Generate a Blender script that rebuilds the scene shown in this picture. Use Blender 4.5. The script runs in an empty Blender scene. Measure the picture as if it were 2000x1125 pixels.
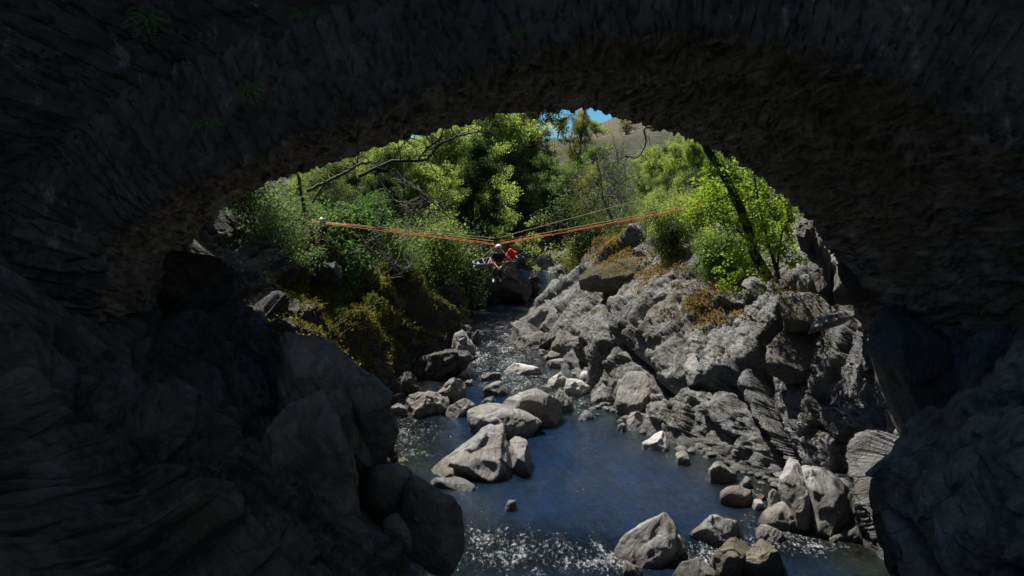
import bpy, bmesh, math, random
import numpy as np
from mathutils import Vector, Matrix
from mathutils.bvhtree import BVHTree

C = bpy.context.scene.collection
RAD = math.radians
# ------------------------------------------------------------------ camera, world, sun
CAM_H = 7.0; FPX = 1333.0; TH = math.atan(162.5 / FPX)
cam_d = bpy.data.cameras.new('camera'); cam = bpy.data.objects.new('camera', cam_d); C.objects.link(cam)
cam_d.sensor_width = 36.0; cam_d.lens = 24.0; cam_d.clip_start = 0.1; cam_d.clip_end = 3000
cam.location = (0, 0, CAM_H); cam.rotation_euler = (RAD(90) - TH, 0, 0)
bpy.context.scene.camera = cam
SUN_EL, SUN_AZ = 59.0, -36.0          # azimuth measured from +Y (ahead) clockwise
w = bpy.data.worlds.new('World'); bpy.context.scene.world = w; w.use_nodes = True
nt = w.node_tree; bg = nt.nodes['Background']
sky = nt.nodes.new('ShaderNodeTexSky'); sky.sky_type = 'NISHITA'; sky.sun_disc = False
sky.sun_elevation = RAD(SUN_EL); sky.sun_rotation = RAD(SUN_AZ); sky.air_density = 1.0; sky.dust_density = 0.0; sky.ozone_density = 3.0
sh_ = nt.nodes.new('ShaderNodeHueSaturation'); sh_.inputs['Saturation'].default_value = 0.95
nt.links.new(sky.outputs[0], sh_.inputs['Color']); sh_.inputs['Saturation'].default_value = 0.2
tc_ = nt.nodes.new('ShaderNodeTexCoord'); sx_ = nt.nodes.new('ShaderNodeSeparateXYZ'); nt.links.new(tc_.outputs['Generated'], sx_.inputs[0])
mr_ = nt.nodes.new('ShaderNodeMapRange'); nt.links.new(sx_.outputs[2], mr_.inputs[0]); mr_.inputs[1].default_value = 0.58; mr_.inputs[2].default_value = 0.85
tn_ = nt.nodes.new('ShaderNodeMix'); tn_.data_type = 'RGBA'; tn_.blend_type = 'MULTIPLY'; tn_.inputs[0].default_value = 1.0
nt.links.new(sky.outputs[0], tn_.inputs[6]); tn_.inputs[7].default_value = (0.42, 0.80, 1.0, 1)      # clean spring sky: teal low down
mx_ = nt.nodes.new('ShaderNodeMix'); mx_.data_type = 'RGBA'; nt.links.new(mr_.outputs[0], mx_.inputs[0]); nt.links.new(tn_.outputs[2], mx_.inputs[6]); nt.links.new(sh_.outputs[0], mx_.inputs[7])
nt.links.new(mx_.outputs[2], bg.inputs[0]); bg.inputs[1].default_value = 0.050
sd = bpy.data.lights.new('sun', 'SUN'); sun = bpy.data.objects.new('sun', sd); C.objects.link(sun)
sd.energy = 4.8; sd.angle = RAD(0.53); sd.color = (1.0, 0.95, 0.88)
az, el = RAD(SUN_AZ), RAD(SUN_EL)
sv = Vector((math.sin(az) * math.cos(el), math.cos(az) * math.cos(el), math.sin(el)))
sun.rotation_euler = sv.to_track_quat('Z', 'Y').to_euler(); sun.location = (0, 0, 60)
vs = bpy.context.scene.view_settings
vs.view_transform = 'Standard'; vs.look = 'None'; vs.exposure = 1.0; vs.gamma = 1.0
cy = bpy.context.scene.cycles
cy.max_bounces = 6; cy.diffuse_bounces = 4; cy.glossy_bounces = 3; cy.transmission_bounces = 3; cy.transparent_max_bounces = 4
cy.sample_clamp_indirect = 3.0

# ------------------------------------------------------------------ pixel -> point
ct, st = math.cos(TH), math.sin(TH)
def P(px, py, Y):
    u = (px - 1000.0) / FPX; v = -(py - 562.5) / FPX
    t = Y / (ct + v * st)
    return (t * u, Y, CAM_H + t * (v * ct - st))
def WY(px, py):                       # the water surface point seen at a pixel
    u = (px - 1000.0) / FPX; v = -(py - 562.5) / FPX
    t = -CAM_H / (v * ct - st)
    return (t * u, t * (ct + v * st))
def wx(px, Y):                        # x of the waterline at depth Y for column px
    v = (Y * st - CAM_H * ct) / (Y * ct + CAM_H * st)
    return (px - 1000.0) / FPX * Y / (ct + v * st)
def proj(p):                          # world (N,3) -> pixels
    d = p - np.array([0, 0, CAM_H]); f = d[:, 1] * ct - d[:, 2] * st; up = d[:, 1] * st + d[:, 2] * ct
    f = np.maximum(f, 1e-3)
    return 1000 + FPX * d[:, 0] / f, 562.5 - FPX * up / f

# ------------------------------------------------------------------ numpy noise
def _h(ix, iy, iz, s):
    n = (ix.astype(np.int64) * 73856093) ^ (iy.astype(np.int64) * 19349663) ^ (iz.astype(np.int64) * 83492791) ^ (s * 2654435761)
    n &= 0xffffffff
    n = (n ^ (n >> 16)) * 0x45d9f3b & 0xffffffff
    n = (n ^ (n >> 16)) * 0x45d9f3b & 0xffffffff
    n = n ^ (n >> 16)
    return (n & 0xffffff) / float(0x1000000)
def vnoise(p, s=0):
    i = np.floor(p); f = p - i; f = f * f * f * (f * (f * 6 - 15) + 10); i = i.astype(np.int64)
    r = 0
    for dx in (0, 1):
        wx_ = f[:, 0] if dx else 1 - f[:, 0]
        for dy in (0, 1):
            wy_ = f[:, 1] if dy else 1 - f[:, 1]
            for dz in (0, 1):
                wz_ = f[:, 2] if dz else 1 - f[:, 2]
                r = r + wx_ * wy_ * wz_ * _h(i[:, 0] + dx, i[:, 1] + dy, i[:, 2] + dz, s)
    return r * 2 - 1
def fbm(p, o=4, s=0, g=0.5):
    a, r, n = 1.0, 0, 0
    for k in range(o):
        r = r + a * vnoise(p * 2 ** k + 17.3 * k, s + k); n += a; a *= g
    return r / n
def ridged(p, o=4, s=0):
    a, r = 1.0, 0
    for k in range(o):
        r = r + a * (1 - np.abs(vnoise(p * 2 ** k + 7.1 * k, s + k))) ** 2; a *= 0.5
    return r / 1.9 - 0.5
def voro(p, s=0):
    i0 = np.floor(p).astype(np.int64); n = len(p)
    f1 = np.full(n, 9.0); f2 = np.full(n, 9.0); rv = np.zeros(n); off = np.zeros((n, 3)); gr = np.zeros((n, 3))
    for dx in (-1, 0, 1):
        for dy in (-1, 0, 1):
            for dz in (-1, 0, 1):
                c = i0 + np.array([dx, dy, dz])
                q = np.stack([c[:, k] + _h(c[:, 0], c[:, 1], c[:, 2], s + 11 * k + 1) for k in range(3)], 1)
                d = p - q; dd = (d * d).sum(1)
                m = dd < f1
                f2 = np.where(m, f1, np.minimum(f2, dd)); f1 = np.where(m, dd, f1)
                if m.any():
                    cm = c[m]; off[m] = d[m]
                    rv[m] = _h(cm[:, 0], cm[:, 1], cm[:, 2], s + 91)
                    for k in range(3): gr[m, k] = _h(cm[:, 0], cm[:, 1], cm[:, 2], s + 51 + k) * 2 - 1
    return np.sqrt(f1), np.sqrt(f2), rv, (gr * off).sum(1)
def blocks(p, s=0, tilt=0.9, crack=0.25):
    """broken-rock relief: every cell a tilted plane at its own height, with an open joint round it"""
    f1, f2, rv, g = voro(p, s)
    e = np.clip((f2 - f1) / 0.10, 0, 1)
    return (rv - 0.5) + tilt * g - crack * (1 - e) ** 2
def frame(nrm, along):
    n = np.array(nrm, float); n /= np.linalg.norm(n); a = np.array(along, float); a -= n * (a @ n); a /= np.linalg.norm(a)
    return np.stack([n, a, np.cross(n, a)])        # rows: bedding normal, dip direction, strike

# ------------------------------------------------------------------ mesh helpers
def new_mesh(name, v, f, smooth=True, attrs=None):
    v = np.asarray(v, np.float32); f = np.asarray(f, np.int32)
    me = bpy.data.meshes.new(name); k = f.shape[1]
    me.vertices.add(len(v)); me.vertices.foreach_set('co', v.ravel())
    me.loops.add(f.size); me.loops.foreach_set('vertex_index', f.ravel())
    me.polygons.add(len(f)); me.polygons.foreach_set('loop_start', np.arange(0, f.size, k, dtype=np.int32))
    me.polygons.foreach_set('loop_total', np.full(len(f), k, np.int32))
    me.polygons.foreach_set('use_smooth', np.full(len(f), smooth, bool))
    me.update(calc_edges=True); me.validate()
    for an, (dom, dat) in (attrs or {}).items():
        a = me.attributes.new(an, 'FLOAT', dom); a.data.foreach_set('value', np.asarray(dat, np.float32))
    return me
def link(name, me, mat, parent=None, loc=(0, 0, 0)):
    o = bpy.data.objects.new(name, me); C.objects.link(o); o.location = loc
    if mat is not None: me.materials.append(mat)
    if parent is not None: o.parent = parent
    return o
def tag(o, label=None, cat=None, group=None, kind=None):
    if label: o['label'] = label
    if cat: o['category'] = cat
    if group: o['group'] = group
    if kind: o['kind'] = kind
    return o
def empty(name, loc=(0, 0, 0)):
    o = bpy.data.objects.new(name, None); C.objects.link(o); o.location = loc; o.empty_display_size = 0.2; return o
def grid_faces(nu, nv, flip=False):
    i = np.arange(nu - 1)[:, None] * nv + np.arange(nv - 1)[None]
    q = np.stack([i, i + 1, i + nv + 1, i + nv], -1).reshape(-1, 4)
    return q[:, ::-1] if flip else q
def grid_normals(V):                  # V (nu,nv,3)
    n = np.cross(np.gradient(V, axis=0), np.gradient(V, axis=1)); n /= np.linalg.norm(n, axis=-1, keepdims=True) + 1e-9
    return n
def tube(pts, rad, n=8, cap=True):
    """tapered tube along a polyline -> verts, quads"""
    pts = np.asarray(pts, float); m = len(pts); rad = np.broadcast_to(np.asarray(rad, float), (m,))
    t = np.gradient(pts, axis=0); t /= np.linalg.norm(t, axis=1, keepdims=True) + 1e-9
    up = np.array([0.31, 0.17, 0.93]) if abs(t[0, 2]) < 0.9 else np.array([1.0, 0.1, 0])
    V = []
    a = np.cross(t[0], up); a /= np.linalg.norm(a)
    for k in range(m):
        a = a - t[k] * (a @ t[k]); a /= np.linalg.norm(a) + 1e-9; b = np.cross(t[k], a)
        an = np.arange(n) * 2 * math.pi / n
        V.append(pts[k] + rad[k] * (np.cos(an)[:, None] * a + np.sin(an)[:, None] * b))
    V = np.concatenate(V); F = []
    for k in range(m - 1):
        for j in range(n):
            F.append((k * n + j, k * n + (j + 1) % n, (k + 1) * n + (j + 1) % n, (k + 1) * n + j))
    if cap:
        for base in (0, (m - 1) * n):
            for j in range(1, n - 1, 2):
                F.append((base, base + j, base + j + 1, base + (j + 2) % n))
    return V, np.array(F)
def joinvf(L):
    V = []; F = []; o = 0
    for v, f in L: V.append(v); F.append(np.asarray(f) + o); o += len(v)
    return np.concatenate(V), np.concatenate(F)
def spline(pts, n):
    pts = np.asarray(pts, float); m = len(pts); t = np.linspace(0, m - 1, n); i = np.clip(t.astype(int), 0, m - 2); f = (t - i)[:, None]
    g = lambda k: pts[np.clip(k, 0, m - 1)]
    p0, p1, p2, p3 = g(i - 1), g(i), g(i + 1), g(i + 2)
    return 0.5 * (2 * p1 + (p2 - p0) * f + (2 * p0 - 5 * p1 + 4 * p2 - p3) * f ** 2 + (3 * p1 - p0 - 3 * p2 + p3) * f ** 3)

# ------------------------------------------------------------------ materials
class NT:
    def __init__(s, name):
        s.m = bpy.data.materials.new(name); s.m.use_nodes = True; s.t = s.m.node_tree
        s.b = s.t.nodes['Principled BSDF']; s.out = s.t.nodes['Material Output']
    def n(s, ty, **kw):
        x = s.t.nodes.new(ty)
        for k, v in kw.items(): setattr(x, k, v)
        return x
    def l(s, a, b): s.t.links.new(a, b)
    def val(s, inp, v):
        if hasattr(v, 'is_output') or isinstance(v, bpy.types.NodeSocket): s.l(v, inp)
        else: inp.default_value = v
    def math(s, op, a, b=0.0, clamp=False):
        x = s.n('ShaderNodeMath', operation=op, use_clamp=clamp); s.val(x.inputs[0], a); s.val(x.inputs[1], b); return x.outputs[0]
    def mix(s, f, a, b):
        x = s.n('ShaderNodeMix', data_type='RGBA'); s.val(x.inputs[0], f)
        for i, v in ((6, a), (7, b)):
            if isinstance(v, tuple): x.inputs[i].default_value = (*v, 1)
            else: s.l(v, x.inputs[i])
        return x.outputs[2]
    def rng(s, v, a, b, c=0.0, d=1.0):
        x = s.n('ShaderNodeMapRange'); s.val(x.inputs[0], v)
        for k, q in zip((1, 2, 3, 4), (a, b, c, d)): x.inputs[k].default_value = q
        return x.outputs[0]
    def pos(s, rot=(0, 0, 0), scale=(1, 1, 1)):
        g = s.n('ShaderNodeNewGeometry'); m = s.n('ShaderNodeMapping', vector_type='TEXTURE')
        m.inputs['Rotation'].default_value = rot; m.inputs['Scale'].default_value = tuple(1.0 / k for k in scale)
        s.l(g.outputs['Position'], m.inputs[0]); return m.outputs[0]
    def noise(s, vec, sc, det=6, rough=0.6, dist=0.0):
        x = s.n('ShaderNodeTexNoise'); s.l(vec, x.inputs['Vector']); x.inputs['Scale'].default_value = sc
        x.inputs['Detail'].default_value = det; x.inputs['Roughness'].default_value = rough; x.inputs['Distortion'].default_value = dist
        return x.outputs[0]
    def vor(s, vec, sc, feat='F1', out=0):
        x = s.n('ShaderNodeTexVoronoi', feature=feat); s.l(vec, x.inputs['Vector']); x.inputs['Scale'].default_value = sc; return x.outputs[out]
    def attr(s, name):
        x = s.n('ShaderNodeAttribute', attribute_name=name); return x.outputs['Fac']
    def bump(s, h, strength, dist, prev=None):
        x = s.n('ShaderNodeBump'); s.l(h, x.inputs['Height']); x.inputs['Strength'].default_value = strength; x.inputs['Distance'].default_value = dist
        if prev: s.l(prev, x.inputs['Normal'])
        return x.outputs[0]

def simple(name, col, rough=0.6, metal=0.0):
    m = NT(name); p = m.pos(); m.l(m.mix(m.noise(p, 9, 4), tuple(c * 0.7 for c in col), tuple(min(1, c * 1.2) for c in col)), m.b.inputs['Base Color'])
    m.b.inputs['Roughness'].default_value = rough; m.b.inputs['Metallic'].default_value = metal
    return m.m

def rock_mat(name, dark, light, brown, rot=(0, 0, 0), moss_a=(0.07, 0.085, 0.010), moss_b=(0.24, 0.145, 0.015), wet=True, fine=1.0, lich=0.5, crack=1.0):
    m = NT(name); p = m.pos(); ps = m.pos(rot, (1.0, 1.0, 6.0))
    n1 = m.noise(p, 0.9, 8, 0.62, 0.4); n2 = m.noise(ps, 2.2, 9, 0.68, 0.6); n3 = m.noise(p, 14, 6, 0.7)
    f = m.math('ADD', m.math('MULTIPLY', n1, 0.45), m.math('MULTIPLY', n2, 0.55))
    col = m.mix(m.rng(f, 0.40, 0.60), dark, light)
    col = m.mix(m.rng(m.noise(p, 0.28, 7, 0.7, 1.5), 0.50, 0.62, 0, 0.6), col, tuple(c * 1.05 for c in dark))
    col = m.mix(m.rng(m.noise(p, 0.55, 5, 0.6, 1.0), 0.50, 0.66, 0, 0.75), col, brown)
    # pale lichen and quartz veins
    lv = m.rng(m.noise(p, 5.5, 8, 0.75), 0.60, 0.70, 0, lich)
    col = m.mix(lv, col, tuple(min(1, c * 1.9 + 0.04) for c in light))
    vein = m.vor(m.pos(rot, (0.55, 0.8, 2.6)), 1.3, 'DISTANCE_TO_EDGE')
    col = m.mix(m.rng(vein, 0.0, 0.03, 0.45 * crack, 0.0), col, tuple(c * 0.3 for c in dark))
    # soot/lichen speckle of its own colour
    col = m.mix(m.rng(n3, 0.60, 0.75, 0, 0.55), col, tuple(c * 0.45 for c in dark))
    # moss
    at = m.attr('moss'); g = m.n('ShaderNodeNewGeometry'); sx = m.n('ShaderNodeSeparateXYZ'); m.l(g.outputs['Normal'], sx.inputs[0])
    mn = m.noise(p, 2.4, 9, 0.72, 0.5)
    mk = m.math('ADD', m.math('ADD', at, m.math('MULTIPLY', sx.outputs[2], 0.42)), m.math('MULTIPLY', mn, 1.3))
    mk = m.rng(mk, 1.36, 1.52)
    mcol = m.mix(m.rng(m.noise(p, 1.7, 6, 0.7), 0.38, 0.62), moss_a, moss_b)
    mcol = m.mix(m.rng(m.noise(p, 26, 4, 0.7), 0.35, 0.7), mcol, tuple(c * 0.35 for c in moss_a))
    col = m.mix(mk, col, mcol)
    rough = m.rng(n3, 0.3, 0.7, 0.62, 0.85)
    if wet:
        sp = m.n('ShaderNodeSeparateXYZ'); m.l(g.outputs['Position'], sp.inputs[0])
        wz = m.math('ADD', sp.outputs[2], m.math('MULTIPLY', m.math('SUBTRACT', n1, 0.5), -0.6))
        wf = m.rng(wz, 0.06, 0.30, 1.0, 0.0)
        dk = m.n('ShaderNodeMix', data_type='RGBA', blend_type='MULTIPLY'); m.l(m.math('MULTIPLY', wf, 0.85), dk.inputs[0]); m.l(col, dk.inputs[6]); dk.inputs[7].default_value = (0.35, 0.34, 0.33, 1)
        col = dk.outputs[2]; r2 = m.n('ShaderNodeMix'); m.l(wf, r2.inputs[0]); m.l(rough, r2.inputs[2]); r2.inputs[3].default_value = 0.22; rough = r2.outputs[0]
    m.l(col, m.b.inputs['Base Color']); m.l(rough, m.b.inputs['Roughness']); m.b.inputs['Specular IOR Level'].default_value = 0.35
    hb = m.math('ADD', m.math('MULTIPLY', m.noise(ps, 3.2, 10, 0.72, 0.8), 1.0), m.math('MULTIPLY', m.rng(m.vor(m.pos(rot, (1, 1.2, 3.0)), 3.1, 'DISTANCE_TO_EDGE'), 0, 0.08), 0.25 * crack))
    b1 = m.bump(hb, 1.0 * fine, 0.30); b2 = m.bump(m.noise(p, 16, 9, 0.78), 0.9 * fine, 0.05, b1)
    b3 = m.bump(m.math('MULTIPLY', m.noise(p, 30, 5, 0.8), mk), 0.8, 0.08, b2)
    m.l(b3, m.b.inputs['Normal'])
    return m.m

def leaf_mat(name, ca, cb, tl=0.45, gloss=0.55):
    m = NT(name); r = m.attr('rnd')
    col = m.mix(r, ca, cb); p = m.pos(); col = m.mix(m.rng(m.noise(p, 0.7, 3), 0.4, 0.62, 0, 0.6), col, tuple(c * 0.62 for c in ca))
    m.l(col, m.b.inputs['Base Color']); m.b.inputs['Roughness'].default_value = gloss; m.b.inputs['Specular IOR Level'].default_value = 0.18
    tr = m.n('ShaderNodeBsdfTranslucent'); hs = m.n('ShaderNodeHueSaturation'); hs.inputs['Saturation'].default_value = 1.05; hs.inputs['Value'].default_value = 1.8
    hs.inputs['Hue'].default_value = 0.485
    m.l(col, hs.inputs['Color']); m.l(hs.outputs[0], tr.inputs[0])
    mx = m.n('ShaderNodeMixShader'); mx.inputs[0].default_value = tl; m.l(m.b.outputs[0], mx.inputs[1]); m.l(tr.outputs[0], mx.inputs[2]); m.l(mx.outputs[0], m.out.inputs[0])
    return m.m
def bark_mat(name, a, b, rough=0.85):
    m = NT(name); p = m.pos((0, 0, 0), (1, 1, 0.25)); n = m.noise(p, 14, 7, 0.7, 0.5)
    m.l(m.mix(m.rng(n, 0.35, 0.65), a, b), m.b.inputs['Base Color']); m.b.inputs['Roughness'].default_value = rough
    m.l(m.bump(n, 0.8, 0.03), m.b.inputs['Normal']); return m.m

STR_R = (RAD(0), RAD(-48), RAD(20)); STR_L = (RAD(0), RAD(45), RAD(-15))
M_ROCK_R = rock_mat('grey_river_rock', (0.11, 0.112, 0.11), (0.38, 0.38, 0.365), (0.17, 0.15, 0.115), STR_R)
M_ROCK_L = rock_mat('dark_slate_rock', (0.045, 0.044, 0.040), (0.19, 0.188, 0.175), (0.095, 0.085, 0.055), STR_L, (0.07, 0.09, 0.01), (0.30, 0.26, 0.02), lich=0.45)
M_ROCK_S = rock_mat('smooth_grey_boulder', (0.12, 0.12, 0.117), (0.32, 0.315, 0.30), (0.20, 0.175, 0.135), STR_R, lich=0.3, fine=0.6, crack=0.0)
M_ROCK_P = rock_mat('pale_bleached_boulder', (0.34, 0.335, 0.32), (0.58, 0.57, 0.54), (0.38, 0.34, 0.27), STR_R, lich=0.3, fine=0.5, crack=0.0)
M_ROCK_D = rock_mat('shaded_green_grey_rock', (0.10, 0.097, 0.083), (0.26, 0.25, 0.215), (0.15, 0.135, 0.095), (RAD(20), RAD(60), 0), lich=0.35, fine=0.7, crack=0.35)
M_ROCK_B = rock_mat('brown_slab_rock', (0.11, 0.102, 0.088), (0.28, 0.26, 0.22), (0.16, 0.125, 0.085), (RAD(30), RAD(-60), 0), lich=0.5, wet=False)
# ------------------------------------------------------------------ river banks: cross-sections at known depths
def Q(px, py, Y):
    p = P(px, py, Y); return (p[0], p[2])
SEG = [14, 70, 80, 80, 80, 50, 12]
def bank(rows, side, dy_rel):
    """rows: (Y, waterline px or ('x',x), five (px,py) or ('w',x,z), optional tail) -> dense surface"""
    K = []; Ys = []
    for r in rows:
        Y, wl, pts = r[0], r[1], r[2]
        x1 = wl[1] if isinstance(wl, tuple) else wx(wl, Y)
        prof = [(x1 - side * 1.6, -0.9), (x1, -0.02)]
        for q in pts: prof.append((q[1], q[2]) if q[0] == 'w' else Q(q[0], q[1], Y))
        if len(r) > 3: prof += r[3]
        else: prof += [(prof[-1][0] + side * 30, prof[-1][1] + 15)]
        K.append([(a, b) for a, b in prof]); Ys.append(Y)
    K = np.array(K); Ys = np.array(Ys)                     # (R, 8, 2)
    yy = [rows[0][0]]
    while yy[-1] < rows[-1][0]: yy.append(yy[-1] + max(0.035, dy_rel * abs(yy[-1])) if yy[-1] > 7 else yy[-1] + 0.35)
    yy = np.array(yy)
    # interpolate the knots along Y (pchip-like: cubic with clamped slopes)
    Kf = np.empty((len(yy), K.shape[1], 2))
    for k in range(K.shape[1]):
        for c in range(2):
            v = K[:, k, c]; h = np.diff(Ys); d = np.diff(v) / h; m = np.zeros_like(v)
            m[1:-1] = np.where(d[:-1] * d[1:] > 0, 2 * d[:-1] * d[1:] / (d[:-1] + d[1:] + 1e-12), 0); m[0] = d[0]; m[-1] = d[-1]
            i = np.clip(np.searchsorted(Ys, yy) - 1, 0, len(Ys) - 2); t = (yy - Ys[i]) / h[i]
            Kf[:, k, c] = (2 * t**3 - 3 * t**2 + 1) * v[i] + (t**3 - 2 * t**2 + t) * h[i] * m[i] + (-2 * t**3 + 3 * t**2) * v[i + 1] + (t**3 - t**2) * h[i] * m[i + 1]
    cols = []
    nk = Kf.shape[1]
    for k in range(nk - 1):
        n = SEG[k]; tt = np.arange(n) / n
        if k == nk - 2: tt = (np.arange(n + 1) / n) ** 1.5
        p1, p2 = Kf[:, k], Kf[:, k + 1]; m1 = (Kf[:, min(k + 1, nk - 1)] - Kf[:, max(k - 1, 0)]) / 2 * 0.6; m2 = (Kf[:, min(k + 2, nk - 1)] - Kf[:, k]) / 2 * 0.6
        if k >= nk - 2: m1 = m2 = p2 - p1
        if k == nk - 3: m2 = p2 - p1
        for t in tt: cols.append((2 * t**3 - 3 * t**2 + 1) * p1 + (t**3 - 2 * t**2 + t) * m1 + (-2 * t**3 + 3 * t**2) * p2 + (t**3 - t**2) * m2)
    S = np.stack(cols, 1)
    return np.concatenate([S[..., :1], np.broadcast_to(yy[:, None, None], S.shape[:2] + (1,)), S[..., 1:]], -1)

right_rows = [
 (-26, ('x', 0.5), [('w', 1, 3), ('w', 1.5, 6), ('w', 2, 10), ('w', 3, 15), ('w', 6, 20)], [(30, 24)]),  # unseen, added: closes the gorge behind the camera to block skylight
 (-12, ('x', 6.0), [('w', 6.4, 2.5), ('w', 6.8, 5), ('w', 7.3, 9), ('w', 8, 13), ('w', 9, 18)], [(30, 24)]),  # unseen side wall, raised high to cut skylight on the near rocks
 (3, ('x', 5.0), [('w', 5.4, 1.8), ('w', 6.0, 3.5), ('w', 6.8, 5.5), ('w', 8.2, 8), ('w', 11, 11)], [(30, 20)]),
 (8, ('x', 5.3), [('w', 5.5, 1.2), ('w', 5.7, 2.8), ('w', 6.3, 4.2), ('w', 8.2, 5.6), ('w', 10, 8)], [(30, 18)]),
 (11, 1850, [(1800, 1110), (1716, 915), (1850, 800), (1960, 660), (2080, 560)], [(30, 15)]),
 (13, 1765, [(1742, 1000), (1728, 880), (1790, 760), (1820, 650), (1930, 570)], [(30, 14)]),
 (14.5, 1700, [(1690, 965), (1712, 860), (1725, 750), (1728, 640), (1800, 545)], [(32, 15)]),
 (16, 1575, [(1592, 905), (1622, 812), (1652, 730), (1682, 640), (1745, 530)]),
 (18, 1440, [(1475, 840), (1522, 755), (1568, 678), (1622, 590), (1690, 495)]),
 (20.5, 1300, [(1345, 785), (1412, 705), (1480, 632), (1545, 550), (1625, 468)]),
 (23, 1200, [(1255, 735), (1335, 655), (1412, 590), (1480, 525), (1575, 448)]),
 (26, 1155, [(1190, 690), (1250, 620), (1330, 552), (1410, 488), (1520, 412)]),
 (30, 1100, [(1160, 640), (1230, 570), (1290, 502), (1370, 450), (1460, 398)]),
 (35, 1022, [(1090, 600), (1160, 550), (1230, 490), (1290, 447), (1380, 402)]),
 (42, 1035, [(1090, 570), (1140, 535), (1190, 492), (1240, 458), (1320, 415)]),
 (52, 1092, [(1110, 555), (1150, 530), (1190, 508), (1240, 480), (1320, 435)]),
 (64, 1128, [(1150, 530), (1180, 508), (1212, 482), (1248, 452), (1300, 425)]),
 (73, 1062, [(1080, 522), (1110, 505), (1150, 482), (1190, 460), (1240, 432)]),
 (84, 998, [(1012, 508), (1040, 495), (1080, 476), (1120, 455), (1170, 430)]),
 (98, 880, [(910, 500), (960, 485), (1010, 470), (1060, 450), (1110, 430)]),
 (120, 600, [(650, 485), (750, 470), (850, 455), (950, 440), (1050, 420)]),
]
left_rows = [
 (-26, ('x', -0.5), [('w', -1, 3), ('w', -1.5, 6), ('w', -2, 10), ('w', -3, 15), ('w', -6, 20)], [(-30, 24)]),  # left half of the unseen wall added behind the camera against skylight
 (-12, ('x', -5.0), [('w', -5.4, 2.5), ('w', -5.8, 5), ('w', -6.3, 9), ('w', -7, 13), ('w', -8, 18)], [(-30, 24)]),  # unseen left wall, its height chosen to darken the camera side
 (2, ('x', -2.6), [('w', -3.0, 1.2), ('w', -3.4, 2.6), ('w', -4.4, 4.4), ('w', -5.8, 7), ('w', -8.5, 10)], [(-30, 20)]),
 (6.5, ('x', -1.8), [('w', -2.0, 1.0), ('w', -2.3, 1.9), ('w', -3.2, 2.9), ('w', -4.4, 4.3), ('w', -6.2, 6.0)], [(-30, 15)]),
 (9, 820, [(790, 1200), (740, 1080), (640, 980), (440, 840), (130, 620)], [(-30, 14)]),
 (10.5, 800, [(760, 1130), (720, 1020), (640, 890), (490, 740), (260, 590)], [(-30, 14)]),
 (12, 760, [(730, 1050), (700, 900), (620, 770), (500, 660), (350, 555)], [(-30, 14)]),
 (14, 740, [(735, 960), (720, 850), (650, 750), (530, 640), (400, 545)], [(-30, 14)]),
 (18, 735, [(700, 850), (640, 750), (560, 670), (480, 570), (400, 460)]),
 (22, 748, [(705, 740), (645, 665), (590, 590), (520, 505), (455, 430)]),
 (26, 780, [(742, 705), (700, 635), (655, 572), (608, 520), (530, 465)]),
 (30, 850, [(805, 665), (745, 600), (700, 550), (645, 508), (570, 455)]),
 (34, 915, [(880, 640), (820, 585), (770, 545), (700, 500), (630, 450)]),
 (38, 908, [(892, 612), (862, 572), (820, 540), (760, 500), (680, 450)]),
 (44, 885, [(878, 590), (860, 562), (838, 532), (790, 490), (720, 440)]),
 (49, 950, [(945, 572), (930, 550), (900, 525), (860, 498), (780, 445)]),
 (53, 1035, [(1032, 560), (1020, 538), (1000, 520), (950, 503), (850, 450)]),
 (57, 1012, [(1005, 556), (990, 532), (960, 512), (910, 490), (820, 440)]),
 (66, 900, [(890, 530), (870, 512), (840, 490), (800, 460), (740, 430)]),
 (90, 700, [(690, 500), (670, 485), (640, 465), (600, 445), (540, 420)]),
 (120, 300, [(280, 480), (250, 470), (200, 455), (150, 440), (100, 420)]),
]
def clump01(x, a, b): return np.clip((x - a) / (b - a), 0, 1)
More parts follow.
